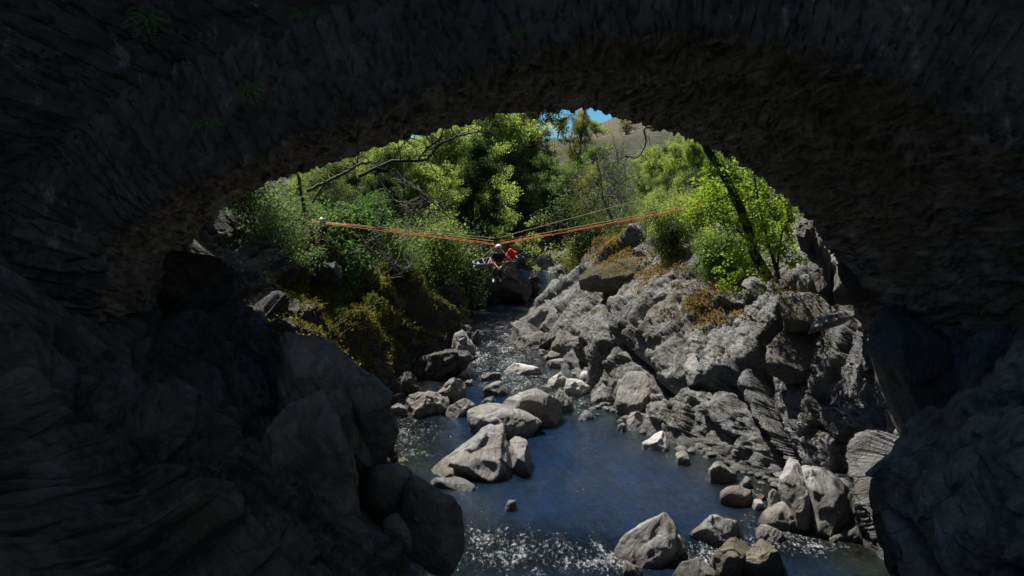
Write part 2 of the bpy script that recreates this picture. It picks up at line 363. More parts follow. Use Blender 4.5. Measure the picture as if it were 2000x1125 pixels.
def make_bank(name, rows, side, mat, FR, seed, AMP=(1.15, 0.30, 0.08, 0.05), F1=(0.40, 0.17, 0.24)):
    S = bank(rows, side, 0.0042)
    nrm = grid_normals(S); base = S.copy(); sh = S.shape[:2]
    if (nrm[sh[0] // 2, 200, 2]) < 0: nrm = -nrm
    p = S.reshape(-1, 3); n = nrm.reshape(-1, 3)
    q = p @ FR.T                                              # bedding frame
    warp = np.stack([fbm(q * 0.5, 3, seed + 40), fbm(q * 0.5, 3, seed + 41), fbm(q * 0.5, 3, seed + 42)], 1) * 0.7
    warp[:, 0] *= 0.6; qw = q + warp
    A = blocks(qw * np.array(F1), seed, 0.55, 0.35)            # metre-wide beds
    B = blocks(qw * np.array(F1) * np.array([2.6, 2.4, 2.6]), seed + 5, 0.6, 0.3)
    D = blocks(qw * np.array([6.0, 2.4, 3.0]), seed + 9, 0.8, 0.3)
    E = ridged(q * np.array([3.5, 0.9, 0.9]), 4, seed + 13)
    amp = np.clip(p[:, 1], 8, 60) ** 0.35 / 2.4
    d = (A * AMP[0] + B * AMP[1]) * amp
    far = clump01(np.abs(p[:, 0] - base[:, 5:6, 0].repeat(sh[1], 1).ravel()), 8, 16); d *= 1 - 0.5 * far
    d *= np.clip((p[:, 2] + 0.9) / 1.0, 0.25, 1)
    d = d.reshape(sh)
    for _ in range(1): d[1:-1, 1:-1] = (d[1:-1, 1:-1] * 2 + d[:-2, 1:-1] + d[2:, 1:-1] + d[1:-1, :-2] + d[1:-1, 2:]) / 6
    d = d.ravel()
    v = p + n * d[:, None]
    n2 = grid_normals(v.reshape(sh + (3,))).reshape(-1, 3)
    if n2[len(n2) // 2, 2] * n[len(n2) // 2, 2] < 0: n2 = -n2
    d = ((D * AMP[2] + E * AMP[3]) * amp + fbm(p * 5, 4, seed + 3) * 0.05) * np.clip((p[:, 2] + 0.9) / 1.0, 0.25, 1)
    v = v + (n * 0.6 + n2 * 0.4) * d[:, None]
    return base, v.reshape(sh + (3,)), n, p
FR_R = frame((-0.60, -0.38, 0.70), (-0.8, -0.1, -0.6)); FR_L = frame((0.62, 0.25, 0.74), (0.75, -0.1, -0.65))

def finish_bank(name, base, V, mat, moss):
    f = grid_faces(*V.shape[:2])
    n = grid_normals(V)
    if n[V.shape[0] // 2, 200, 2] < 0: f = f[:, ::-1]
    me = new_mesh(name, V.reshape(-1, 3), f, True, {'moss': ('POINT', moss)})
    o = link(name, me, mat); tag(o, kind='structure'); return o, BVHTree.FromPolygons(V[::3, ::3].reshape(-1, 3).tolist(), grid_faces(*V[::3, ::3].shape[:2]).tolist())

baseR, VR, nR, pR = make_bank('right', right_rows, 1, None, FR_R, 3)
baseL, VL, nL, pL = make_bank('left', left_rows, -1, None, FR_L, 60, (1.1, 0.5, 0.14, 0.12), (0.75, 0.34, 0.40))
def blob(px, py, cx, cy, rx, ry, k=1.0): return k * np.exp(-(((px - cx) / rx) ** 2 + ((py - cy) / ry) ** 2))
ux, uy = proj(pR)
mossR = np.full(len(pR), 0.06) + blob(ux, uy, 1200, 500, 90, 45, 0.55) + blob(ux, uy, 1330, 545, 90, 25, 0.5) + blob(ux, uy, 1400, 625, 80, 40, 0.6) + blob(ux, uy, 1440, 470, 70, 60, 0.3) + blob(ux, uy, 1150, 470, 60, 25, 0.5)
zR = pR[:, 2]; mossR += np.clip((zR - 5.5) / 4, 0, 0.5) * (pR[:, 1] > 16)
ux, uy = proj(pL)
mossL = 0.24 + blob(ux, uy, 700, 600, 120, 80, 0.42) + blob(ux, uy, 640, 560, 120, 60, 0.3) + blob(ux, uy, 640, 680, 60, 50, 0.3)
zL = pL[:, 2]; mossL += np.clip((zL - 5) / 4, 0, 0.4) - 0.6 * np.clip(1 - zL / 0.9, 0, 1); mossL -= 0.15 * (pL[:, 1] < 14) + 0.35 * np.clip((570 - ux) / 60, 0, 1)  # moss thinned far left: shade there is put into the colour
MOSS = {}
bankR, bvhR = finish_bank('right_river_bank', baseR, VR, M_ROCK_R, mossR)
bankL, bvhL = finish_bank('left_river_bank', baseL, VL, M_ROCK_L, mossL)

# ground under and beyond the banks
def river_x(y): return np.interp(y, [-60, 0, 10, 20, 30, 40, 55, 70, 85, 100, 130], [0, 1.5, 2.2, 1.5, 0, -1.2, 1.5, 1, -5, -20, -60])
gx = np.concatenate([np.linspace(-260, -60, 30)[:-1], np.linspace(-60, 60, 121)[:-1], np.linspace(60, 320, 36)]); gy = np.concatenate([np.linspace(-60, 140, 120)[:-1], np.linspace(140, 330, 30)])
GX, GY = np.meshgrid(gx, gy, indexing='ij'); gp = np.stack([GX.ravel(), GY.ravel(), np.zeros(GX.size)], 1)
dd = np.abs(gp[:, 0] - river_x(gp[:, 1]))
gz = -1.6 + np.clip((dd - 9) * 0.45, 0, 20) + fbm(gp * 0.06, 4, 5) * 1.6 * np.clip((dd - 9) / 10, 0, 1)
gz = np.maximum(gz, -1.6 + np.clip((gp[:, 1] - 108) * 0.22, 0, 14) + 0 * gz)
gp[:, 2] = gz
mg = NT('wooded_ground'); pp = mg.pos(); mg.l(mg.mix(mg.rng(mg.noise(pp, 1.3, 7), 0.4, 0.6), (0.030, 0.045, 0.012), (0.075, 0.065, 0.035)), mg.b.inputs['Base Color']); mg.b.inputs['Roughness'].default_value = 0.95
mg.l(mg.bump(mg.noise(pp, 4, 8, 0.7), 1.0, 0.4), mg.b.inputs['Normal'])
gme = new_mesh('ground', gp, grid_faces(len(gx), len(gy)), True); tag(link('ground', gme, mg.m), kind='structure')
bvhG = BVHTree.FromPolygons(gp.tolist(), grid_faces(len(gx), len(gy)).tolist())
def drop(x, y):
    z = -9
    for b in (bvhR, bvhL, bvhG):
        h = b.ray_cast(Vector((x, y, 60)), Vector((0, 0, -1)))
        if h[0] is not None: z = max(z, h[0].z)
    return z
# far hill
hx = np.linspace(-500, 700, 161); hy = np.linspace(300, 900, 61); HX, HY = np.meshgrid(hx, hy, indexing='ij')
hp = np.stack([HX.ravel(), HY.ravel(), np.zeros(HX.size)], 1)
rz = np.interp(hp[:, 0], [-500, -200, -60, 20, 60, 110, 180, 300, 450, 700], [10, 18, 26, 44, 64, 90, 112, 118, 90, 60])
s = np.clip((hp[:, 1] - 300) / 200, 0, 1); s = s * s * (3 - 2 * s); bk = np.clip((hp[:, 1] - 520) / 380, 0, 1)
hp[:, 2] = -2 + rz * s * (1 - 0.7 * bk) + fbm(hp * 0.02, 5, 8) * 2.2 * s
mh = NT('heather_hill'); pp = mh.pos()
hc = mh.mix(mh.rng(mh.noise(pp, 0.05, 7, 0.65), 0.4, 0.62), (0.15, 0.115, 0.085), (0.12, 0.12, 0.065)); hc = mh.mix(mh.rng(mh.noise(pp, 0.3, 8, 0.75), 0.5, 0.66, 0, 0.7), hc, (0.10, 0.085, 0.06))
mh.l(hc, mh.b.inputs['Base Color']); mh.b.inputs['Roughness'].default_value = 0.95
mh.l(mh.bump(mh.noise(pp, 0.3, 8, 0.75), 1.0, 5.0), mh.b.inputs['Normal'])
tag(link('distant_hill', new_mesh('distant_hill', hp, grid_faces(161, 61), True), mh.m), kind='structure')
tag(link('riverbed', new_mesh('riverbed', [(-40, -40, -0.95), (40, -40, -0.95), (40, 125, -0.95), (-40, 125, -0.95)], [(0, 1, 2, 3)], False), M_ROCK_D), kind='structure')

# ------------------------------------------------------------------ water
ny = [2.0]
while ny[-1] < 125: ny.append(ny[-1] + max(0.03, 0.0032 * ny[-1]))
ny = np.array([-40, -20, -8] + ny); nxw = np.linspace(-1, 1, 520)
wy = ny[:, None] * np.ones(520)[None]; half = np.clip(5 + np.clip(ny, 0, 200) * 0.12, 5, 14); cxw = river_x(ny)
wxx = cxw[:, None] + nxw[None] * np.where(ny > 80, 40, half)[:, None]
wp = np.stack([wxx.ravel(), wy.ravel(), np.zeros(wxx.size)], 1)
ux, uy = proj(wp)
rap = (blob(ux, uy, 960, 655, 70, 50, 1.0) + blob(ux, uy, 960, 690, 130, 40, 0.9) + blob(ux, uy, 1060, 765, 60, 18, 0.8) + blob(ux, uy, 800, 850, 70, 70, 0.9) + blob(ux, uy, 770, 780, 60, 35, 0.9) + blob(ux, uy, 1000, 740, 110, 30, 0.8)
       + blob(ux, uy, 960, 1070, 110, 60, 0.9) + blob(ux, uy, 1080, 1075, 90, 40, 0.8) + blob(ux, uy, 1190, 1095, 80, 40, 1.0) + blob(ux, uy, 1380, 1085, 110, 30, 1.0) + blob(ux, uy, 1450, 960, 60, 25, 0.7) + blob(ux, uy, 1600, 1060, 160, 40, 0.9) + blob(ux, uy, 1130, 790, 60, 25, 0.8) + blob(ux, uy, 1500, 1010, 90, 40, 0.6))
rap = np.clip(rap, 0, 1)
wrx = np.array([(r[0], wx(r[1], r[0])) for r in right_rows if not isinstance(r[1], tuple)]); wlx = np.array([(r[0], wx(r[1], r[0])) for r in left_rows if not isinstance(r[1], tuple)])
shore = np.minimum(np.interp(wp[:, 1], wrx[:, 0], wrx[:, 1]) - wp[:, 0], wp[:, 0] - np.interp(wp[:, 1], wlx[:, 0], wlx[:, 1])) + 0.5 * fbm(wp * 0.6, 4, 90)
pool = np.clip((shore - 0.9) / 2.2, 0, 1) * (1 - 0.7 * rap)              # mask for sky-reflection blue painted into the base colour, stronger away from the shores
flow = wp * np.array([1.0, 0.55, 1])
wz = fbm(flow * 1.1, 3, 70) * 0.03 + fbm(flow * 3.2, 4, 71) * 0.028 + rap * (fbm(flow * 2.3, 4, 72) * 0.09 + ridged(flow * 5.5, 3, 73) * 0.035) 
fine = np.clip(1.5 - wp[:, 1] / 60, 0.3, 1); wp[:, 2] = wz * fine
mw = NT('river_water'); pw = mw.pos((0, 0, 0), (1, 0.6, 1)); rp = mw.attr('rapid')
deep = mw.mix(mw.rng(mw.noise(pw, 0.5, 5), 0.35, 0.65), (0.004, 0.010, 0.016), (0.016, 0.019, 0.009))
fn = mw.noise(mw.pos((0, 0, 0), (1, 0.5, 1)), 15, 8, 0.8, 0.2)
foam = mw.math('MULTIPLY', mw.rng(mw.math('ADD', mw.math('ADD', mw.math('MULTIPLY', fn, 0.8), mw.math('MULTIPLY', mw.noise(pw, 1.6, 5, 0.65, 1.0), 0.35)), mw.math('MULTIPLY', rp, 0.14)), 0.73, 0.85), mw.rng(rp, 0.15, 0.5), True)
deep = mw.mix(mw.attr('pool'), deep, (0.003, 0.015, 0.043))  # reflected sky blue put into the base colour
stk = mw.noise(mw.pos((0, 0, 0.3), (1.6, 0.35, 1)), 1.8, 8, 0.72, 1.2); deep = mw.mix(mw.rng(stk, 0.38, 0.62, 0, 0.75), deep, (0.003, 0.006, 0.008))
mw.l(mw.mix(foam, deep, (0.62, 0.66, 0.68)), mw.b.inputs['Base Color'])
rr = mw.rng(foam, 0, 1, 0.045, 0.55); mw.l(rr, mw.b.inputs['Roughness']); mw.b.inputs['IOR'].default_value = 1.36
hw = mw.math('ADD', mw.math('MULTIPLY', mw.noise(pw, 2.6, 7, 0.68, 0.5), 0.75), mw.math('MULTIPLY', mw.math('MULTIPLY', mw.noise(pw, 11, 6, 0.7, 0.4), rp), 1.2))
b1 = mw.bump(hw, 1.0, 0.2); b2 = mw.bump(mw.math('MULTIPLY', mw.noise(pw, 24, 4, 0.6), mw.rng(rp, 0, 1, 0.25, 1.0)), 0.7, 0.02, b1); mw.l(b2, mw.b.inputs['Normal'])
tag(link('river_water', new_mesh('river_water', wp, grid_faces(len(ny), 520, True), True, {'rapid': ('POINT', rap), 'pool': ('POINT', pool)}), mw.m), kind='structure')  # pool: mask of the sky-reflection blue painted into the base colour

# moss cushions and tiny cresses: uncountable, one object per bank
def moss_cover(name, V, moss, n, mat, label, seed, ymax=60, size=0.05, band=None):
    rs = np.random.RandomState(seed); nn = grid_normals(V)
    if nn[V.shape[0] // 2, 200, 2] < 0: nn = -nn
    v = V.reshape(-1, 3); nn = nn.reshape(-1, 3); k = moss + 0.42 * nn[:, 2] + 0.5 * fbm(v * 1.6, 4, seed) + 0.25 * fbm(v * 6, 3, seed + 3)
    ok = np.where((k > 0.62) & (v[:, 1] > 13) & (v[:, 1] < ymax) & (v[:, 2] > 0.5) & (nn[:, 2] > 0.0))[0]
    w_ = np.clip(k[ok] - 0.6, 0, 0.4) * v[ok, 1] ** -0.3; i = ok[rs.choice(len(ok), n, p=w_ / w_.sum())]
    c = v[i] + rs.normal(size=(n, 3)) * 0.05 + nn[i] * rs.uniform(0, 0.07, n)[:, None]
    a = rs.normal(size=(n, 3)); a -= nn[i] * (a * nn[i]).sum(1)[:, None] * 0.6; a /= np.linalg.norm(a, axis=1, keepdims=True); b = np.cross(nn[i] + rs.normal(size=(n, 3)) * 0.5, a); b /= np.linalg.norm(b, axis=1, keepdims=True)
    s_ = size * rs.uniform(0.5, 1.4, n)[:, None] * (v[i, 1:2] / 24) ** 0.5
    q = np.stack([c - a * s_, c + b * s_ * 0.6, c + a * s_ + nn[i] * s_ * 0.5, c - b * s_ * 0.6], 1).reshape(-1, 3)
    o = link(name, new_mesh(name, q, np.arange(4 * n).reshape(n, 4), False, {'rnd': ('FACE', rs.uniform(0, 1, n))}), mat); tag(o, label, 'moss', kind='stuff')
moss_cover('moss', VL, mossL + 0.2, 90000, leaf_mat('golden_green_moss', (0.07, 0.085, 0.012), (0.26, 0.24, 0.03), 0.25, 0.9), 'golden-green moss hanging in cushions on the left cliff', 5, 45, 0.045)
moss_cover('moss', VR, mossR, 26000, leaf_mat('brown_gold_moss', (0.10, 0.075, 0.01), (0.30, 0.19, 0.025), 0.25, 0.9), 'brown-gold moss on the crests of the right bank', 6, 60, 0.045)

ux, uy = proj(pL); ivy = blob(ux, uy, 700, 470, 150, 65, 0.75) + blob(ux, uy, 580, 480, 70, 90, 0.55) + blob(ux, uy, 840, 470, 80, 50, 0.5) - 0.25
moss_cover('ivy', VL, ivy, 60000, leaf_mat('ivy_leaves', (0.03, 0.075, 0.018), (0.12, 0.19, 0.05), 0.4, 0.6), 'ivy and ferny greenery clothing the upper left cliff', 8, 60, 0.06)
ux, uy = proj(pR); ivy = blob(ux, uy, 1330, 425, 120, 45, 0.5) + blob(ux, uy, 1480, 520, 60, 60, 0.35) - 0.2
moss_cover('ivy', VR, ivy, 14000, leaf_mat('bank_cress', (0.06, 0.11, 0.02), (0.20, 0.28, 0.07), 0.4, 0.6), 'low green cress and ivy along the right bank crest', 9, 60, 0.05)
# ------------------------------------------------------------------ stone bridge
YF, YN = 15.0, 9.8
far_px = [(360, 640), (362, 580), (366, 520), (375, 482), (400, 445), (440, 408), (500, 369), (600, 331), (700, 303), (800, 271), (900, 243), (1000, 222), (1100, 214), (1180, 221), (1240, 238), (1300, 257), (1350, 274), (1400, 295), (1450, 325), (1500, 361), (1550, 406), (1595, 452), (1625, 500), (1648, 560), (1685, 650), (1735, 745), (1800, 860)]
near_px = [(205, 700), (205, 620), (208, 560), (214, 500), (240, 452), (290, 412), (370, 362), (490, 312), (620, 252), (760, 205), (900, 155), (1030, 110), (1160, 82), (1270, 70), (1350, 68), (1440, 76), (1540, 92), (1640, 122), (1750, 165), (1850, 215), (1960, 285), (2060, 370), (2120, 450), (2140, 560), (2170, 700), (2210, 900)]
fa = np.array([P(a, b, YF) for a, b in far_px]); na = np.array([P(a, b, YN) for a, b in near_px])
NU = 640
fa, na = spline(fa, NU), spline(na, NU)
M_SOF = NT('rubble_vault_stone'); ps = M_SOF.pos((0, 0, RAD(16)), (1, 0.3, 1)); p0 = M_SOF.pos()
n2 = M_SOF.noise(ps, 5, 9, 0.7, 0.5)
c = M_SOF.mix(M_SOF.rng(n2, 0.38, 0.62), (0.06, 0.054, 0.045), (0.42, 0.385, 0.33)); c = M_SOF.mix(M_SOF.rng(M_SOF.noise(p0, 0.8, 6), 0.42, 0.62, 0, 0.7), c, (0.13, 0.105, 0.05))
c = M_SOF.mix(M_SOF.rng(M_SOF.noise(p0, 7, 6, 0.75), 0.62, 0.70, 0, 0.6), c, (0.30, 0.28, 0.24))
M_SOF.l(c, M_SOF.b.inputs['Base Color']); M_SOF.b.inputs['Roughness'].default_value = 0.9
M_SOF.l(M_SOF.bump(n2, 1.0, 0.12, M_SOF.bump(M_SOF.noise(p0, 18, 7, 0.75), 0.7, 0.04)), M_SOF.b.inputs['Normal']); M_SOF = M_SOF.m
def wall_mat(name, d, l, sp):
    m = NT(name); p = m.pos(); n1 = m.noise(p, 1.3, 8, 0.7, 0.8); n2 = m.noise(m.pos((0, RAD(25), 0), sp), 7, 9, 0.72, 0.4)
    c = m.mix(m.rng(m.math('ADD', m.math('MULTIPLY', n1, 0.5), m.math('MULTIPLY', n2, 0.5)), 0.40, 0.60), d, l)
    c = m.mix(m.rng(m.noise(m.pos((0, 0, 0), (1, 1, 0.5)), 2.6, 9, 0.78), 0.58, 0.68, 0, 0.8), c, (0.24, 0.245, 0.23))
    c = m.mix(m.rng(m.noise(p, 0.9, 6, 0.7), 0.55, 0.66, 0, 0.8), c, (0.03, 0.028, 0.018))
    m.l(c, m.b.inputs['Base Color']); m.b.inputs['Roughness'].default_value = 0.85
    m.l(m.bump(n2, 0.9, 0.08, m.bump(m.noise(p, 20, 7, 0.75), 0.6, 0.03)), m.b.inputs['Normal']); return m.m
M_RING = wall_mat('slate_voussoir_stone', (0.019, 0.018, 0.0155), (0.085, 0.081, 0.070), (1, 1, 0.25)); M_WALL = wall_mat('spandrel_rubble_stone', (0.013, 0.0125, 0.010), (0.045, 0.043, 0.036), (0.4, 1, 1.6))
bridge = empty('stone_bridge', (0, 12.4, 0)); tag(bridge, 'old rubble stone arch bridge spanning the gorge, seen from underneath', 'bridge')
def badd(name, v, f, mat, **kw):
    v = np.asarray(v) - np.array([0, 12.4, 0]); o = link(name, new_mesh(name, v, f, True, **kw), mat, bridge); return o
# vault
nvv = 120; t = np.linspace(0, 1, nvv)
V = na[:, None] * (1 - t)[None, :, None] + fa[:, None] * t[None, :, None]
n = grid_normals(V)
if n[NU // 2, nvv // 2, 2] > 0: n = -n                         # points down into the opening
arc = np.concatenate([[0], np.cumsum(np.linalg.norm(np.diff((na + fa) / 2, axis=0), axis=1))])
uv = np.stack([np.broadcast_to(arc[:, None], (NU, nvv)), np.broadcast_to(t[None] * 5.4, (NU, nvv)), np.zeros((NU, nvv))], -1).reshape(-1, 3)
q = uv + np.stack([fbm(uv * 1.1, 3, 5), fbm(uv * 1.1, 3, 6), 0 * uv[:, 0]], 1) * 0.25
d = blocks(q * np.array([7.0, 1.2, 1]), 21, 0.5, 0.6) * 0.11 + blocks(q * np.array([14, 4, 1]), 22, 0.5, 0.4) * 0.035 + fbm(uv * np.array([3, 1.2, 1]), 4, 23) * 0.07
V2 = V + n * d.reshape(NU, nvv)[..., None]
badd('vault', V2.reshape(-1, 3), grid_faces(NU, nvv), M_SOF)
edgeN, edgeF = V2[:, 0], V2[:, -1]
# faces: a ring of radial slates, then coursed rubble out to the banks and parapet
def face(E, Y, sgn, seed):
    tn = np.gradient(E, axis=0); tn[:, 1] = 0
    k = 25; tn = np.stack([np.convolve(np.pad(tn[:, c], k, 'edge'), np.ones(2 * k + 1) / (2 * k + 1), 'valid') for c in (0, 1, 2)], 1)
    tn /= np.linalg.norm(tn, axis=1, keepdims=True) + 1e-9; out = np.stack([-tn[:, 2], 0 * tn[:, 0], tn[:, 0]], 1)
    a = np.concatenate([[0], np.cumsum(np.linalg.norm(np.diff(E, axis=0), axis=1))])
    nr = 70; rl = 1.45; R = E[:, None] + out[:, None] * (np.linspace(0, 1, nr) * rl)[None, :, None]
    uvr = np.stack([np.broadcast_to(a[:, None], (NU, nr)), np.broadcast_to(np.linspace(0, rl, nr)[None], (NU, nr)), np.full((NU, nr), seed * 3.1)], -1).reshape(-1, 3)
    qq = uvr + np.stack([fbm(uvr * 0.9, 3, seed), fbm(uvr * 0.9, 3, seed + 1), 0 * uvr[:, 0]], 1) * 0.08
    dd = blocks(qq * np.array([4.6, 0.8, 1]), seed + 2, 0.35, 0.9) * 0.07 + blocks(qq * np.array([11, 2.4, 1]), seed + 3, 0.4, 0.5) * 0.03 + fbm(uvr * 2, 5, seed + 4) * 0.03
    dd = dd.reshape(NU, nr); fade = np.clip(np.linspace(0, 1, nr) / 0.06, 0, 1)
    R[..., 1] += sgn * (dd * fade[None] + 0.05 * fade[None])
    # outer wall
    ang = np.linspace(0, 1, NU); L, Rr, T, Bm = -21.0, 21.0, 15.2, 1.0  # wall top raised out of view to keep sun off the near banks
    O = R[:, -1].copy(); top = np.stack([np.interp(ang, [0, 0.16, 0.22, 0.80, 0.86, 1], [L, L, L, Rr, Rr, Rr]), np.full(NU, Y), np.interp(ang, [0, 0.16, 0.22, 0.80, 0.86, 1], [Bm, 7.5, T, T, 7.5, Bm])], 1)
    nw = 110; tt = np.linspace(0, 1, nw) ** 1.3
    Wl = O[:, None] * (1 - tt)[None, :, None] + top[:, None] * tt[None, :, None]
    wpt = Wl.reshape(-1, 3); qq = wpt + fbm(wpt * 0.7, 3, seed + 8)[:, None] * 0.05
    dw = blocks(qq * np.array([1.5, 1, 5.0]), seed + 9, 0.5, 0.5) * 0.12 + blocks(qq * np.array([4, 1, 11]), seed + 10, 0.5, 0.3) * 0.04 + fbm(wpt * 1.5, 4, seed + 11) * 0.07
    Wl[..., 1] = Y + sgn * (dw.reshape(NU, nw) * np.clip((tt / 0.03), 0, 1)[None] + 0.02); Wl[:, 0] = R[:, -1]
    return R, Wl
RN, WN = face(edgeN, YN, -1, 31); RF, WF = face(edgeF, YF, 1, 51)
badd('voussoir_ring', RN.reshape(-1, 3), grid_faces(NU, 70), M_RING); badd('spandrel_wall', WN.reshape(-1, 3), grid_faces(NU, 110), M_WALL)
badd('voussoir_ring', RF.reshape(-1, 3), grid_faces(NU, 70), M_RING); badd('spandrel_wall', WF.reshape(-1, 3), grid_faces(NU, 110), M_WALL)
def boxvf(x0, x1, y0, y1, z0, z1):
    v = [(x, y, z) for x in (x0, x1) for y in (y0, y1) for z in (z0, z1)]
    return np.array(v, float), np.array([(0, 1, 3, 2), (4, 6, 7, 5), (0, 4, 5, 1), (2, 3, 7, 6), (0, 2, 6, 4), (1, 5, 7, 3)])
badd('unseen_raised_deck', *boxvf(-21, 21, YN + 0.1, YF - 0.1, 14.6, 15.05), M_WALL)
for y in (YN - 0.05, YF - 0.35): badd('unseen_raised_parapet', *boxvf(-21, 21, y, y + 0.4, 15.0, 16.1), M_WALL)  # unseen; set extra high so its shadow covers the near banks

# ------------------------------------------------------------------ boulders: rounded polytopes from outlines
_ico = {}
def ico(l):
    if l not in _ico:
        b = bmesh.new(); bmesh.ops.create_icosphere(b, subdivisions=l, radius=1.0)
        _ico[l] = (np.array([v.co[:] for v in b.verts]), np.array([[v.index for v in f.verts] for f in b.faces])); b.free()
    return _ico[l]
def hull_planes(pts):
    b = bmesh.new()
    for p in pts: b.verts.new(p)
    bmesh.ops.convex_hull(b, input=b.verts[:]); bmesh.ops.recalc_face_normals(b, faces=b.faces[:])
    pl = [(f.normal[:], f.normal.dot(f.verts[0].co)) for f in b.faces if f.calc_area() > 1e-6]; b.free()
    return np.array([p[0] for p in pl]), np.array([p[1] for p in pl])
def lobe(out, Y, thick, rnd, lvl, seed, rough=1.0, lean=0.0, front=0.62, cen=None, FR=FR_R, scoops=()):
    rs = np.random.RandomState(seed); o = np.array(out, float); c = np.array(cen, float) if cen else o.mean(0)
    pts = []
    for k, (a, b) in enumerate(o):
        yy = Y + rs.uniform(-0.12, 0.12) * thick + lean * (c[1] - b) / 100.0
        pts.append(P(a, b, yy))
        f = front + rs.uniform(-0.12, 0.12); q = c + (np.array([a, b]) - c) * f; pts.append(P(q[0], q[1], Y - thick * rs.uniform(0.38, 0.55) + lean * (c[1] - q[1]) / 100.0))
        f = 0.7 + rs.uniform(-0.15, 0.1); q = c + (np.array([a, b]) - c) * f; pts.append(P(q[0], q[1], Y + thick * rs.uniform(0.4, 0.6)))
    pts = np.array(pts); low = pts[pts[:, 2] < 0.5]
    if len(low): pts = np.concatenate([pts, low - np.array([0, 0, 0.5])])
    m = pts.mean(0); N, D = hull_planes(pts - m); ok = D > 1e-3; N, D = N[ok], D[ok]
    v, f = ico(lvl); s = np.clip(v @ N.T / D[None], 0, None)
    r = (s ** rnd).sum(1) ** (-1.0 / rnd)
    nc = 24 if rnd > 12 else 8
    cn = rs.normal(size=(nc, 3)); cn /= np.linalg.norm(cn, axis=1, keepdims=True)
    for k in range(nc):                                    # chipped and broken faces with crisp arrises
        dn = (v * r[:, None]) @ cn[k]; dc = dn.max() * rs.uniform(0.70, 0.94); wob = 1 + 0.05 * vnoise(v * 3.0, seed + 60 + k)
        cos_ = v @ cn[k]; lim = np.where(cos_ > 0.05, dc * wob / np.maximum(cos_, 0.05), 1e9); r = np.minimum(r, lim)
    p = v * r[:, None]; ep = np.ptp(pts, axis=0) / np.maximum(np.ptp(p, axis=0), 1e-3)
    p = p * ep; p += (pts.max(0) + pts.min(0)) / 2 - (p.max(0) + p.min(0)) / 2; sz = np.median(r)
    q = p @ FR.T / sz
    d = rough * sz * (blocks(q * np.array([1.6, 0.8, 0.9]), seed, 0.7, 0.12) * 0.13 + ridged(q * np.array([2.6, 0.9, 1.0]), 4, seed + 1) * 0.05 + blocks(q * np.array([4, 1.8, 2]), seed + 2, 0.6, 0.2) * 0.028 + fbm(q * 1.2, 5, seed + 3) * 0.13)
    p = p + v * d[:, None]
    for a_, b_, y_, R_ in scoops:
        c_ = np.array(P(a_, b_, y_)); e_ = p - c_; l_ = np.linalg.norm(e_, axis=1) + 1e-6; R_ = R_ * (1 + 0.22 * vnoise(p * 1.7, 5) + 0.05 * vnoise(p * 6, 6)); ins = l_ < R_
        p[ins] = c_ + e_[ins] / l_[ins][:, None] * (R_[ins] * (0.72 + 0.28 * l_[ins] / R_[ins]))[:, None]
    return p, f
def zoomer(x0, y0, s): return lambda L: [(x0 + a / s, y0 + b / s) for a, b in L]
Z6 = zoomer(700, 680, 2.528); Z7 = zoomer(1200, 680, 2.528); Z5 = zoomer(980, 420, 2.96); Z8 = zoomer(1400, 560, 5.0); Z9 = zoomer(1300, 380, 2.813); Z0 = zoomer(0, 0, 1)
_rid = [200]
allbank = np.concatenate([baseR[::2, ::2].reshape(-1, 3), baseL[::2, ::2].reshape(-1, 3)]); bpx, bpy_ = proj(allbank)
def bankY(px, py):
    m = (np.abs(bpx - px) < 14) & (np.abs(bpy_ - py) < 14) & (allbank[:, 1] > 6)
    return float(np.percentile(allbank[m][:, 1], 20)) if m.any() else 25.0
def rock(label, lobes, mat=None, Y=None, tk=0.85, rnd=50, lvl=6, rough=0.85, moss=0.0, name='boulder', cat='boulder', where='water', group=None, lean=0.0, FR=FR_R, push=0.0):
    """lobes: one outline or a list of outlines (each with optional own depth offset)"""
    if not isinstance(lobes[0], dict): lobes = [dict(o=lobes)]
    L = []; _rid[0] += 7
    allp = np.concatenate([np.array(l['o']) for l in lobes])
    if where == 'bank': tk *= 0.7
    if Y is None:
        if where == 'water':
            bx = allp[allp[:, 1].argmax()]; Y = WY(bx[0], bx[1])[1]; auto = True
        else: Y = bankY(*allp.mean(0)); auto = False
    else: auto = False
    for k, l in enumerate(lobes):
        o = np.array(l['o']); ext = (np.ptp(o[:, 0]) * np.ptp(o[:, 1])) ** 0.5 / FPX * Y
        th = ext * l.get('tk', tk)
        yc = Y + l.get('dy', 0) + (0.22 * ext if where == 'bank' else 0) + (th * 0.38 if auto else 0) + push
        if 'lean' not in l and lean == 0.0: l = dict(l, lean=0.075 * Y * (0.95 if where == 'bank' else 0.65) * (0 if mat in (M_ROCK_D, M_ROCK_L) else 1))
        L.append(lobe(l['o'], yc, th, l.get('rnd', rnd), lvl, _rid[0] + k * 31, l.get('rough', rough), l.get('lean', lean), l.get('front', 0.62), l.get('c'), FR, l.get('sc', ())))
    v, f = joinvf(L); base = np.array([v[:, 0].mean(), v[:, 1].mean(), max(v[:, 2].min(), 0.0)])
    me = new_mesh(name, v - base, f, True, {'moss': ('POINT', np.full(len(v), moss))})
    ob = link(name, me, mat or M_ROCK_S, None, base); tag(ob, label, cat, group); return ob
def dual(a, **k): d = dict(o=a); d.update(k); return d

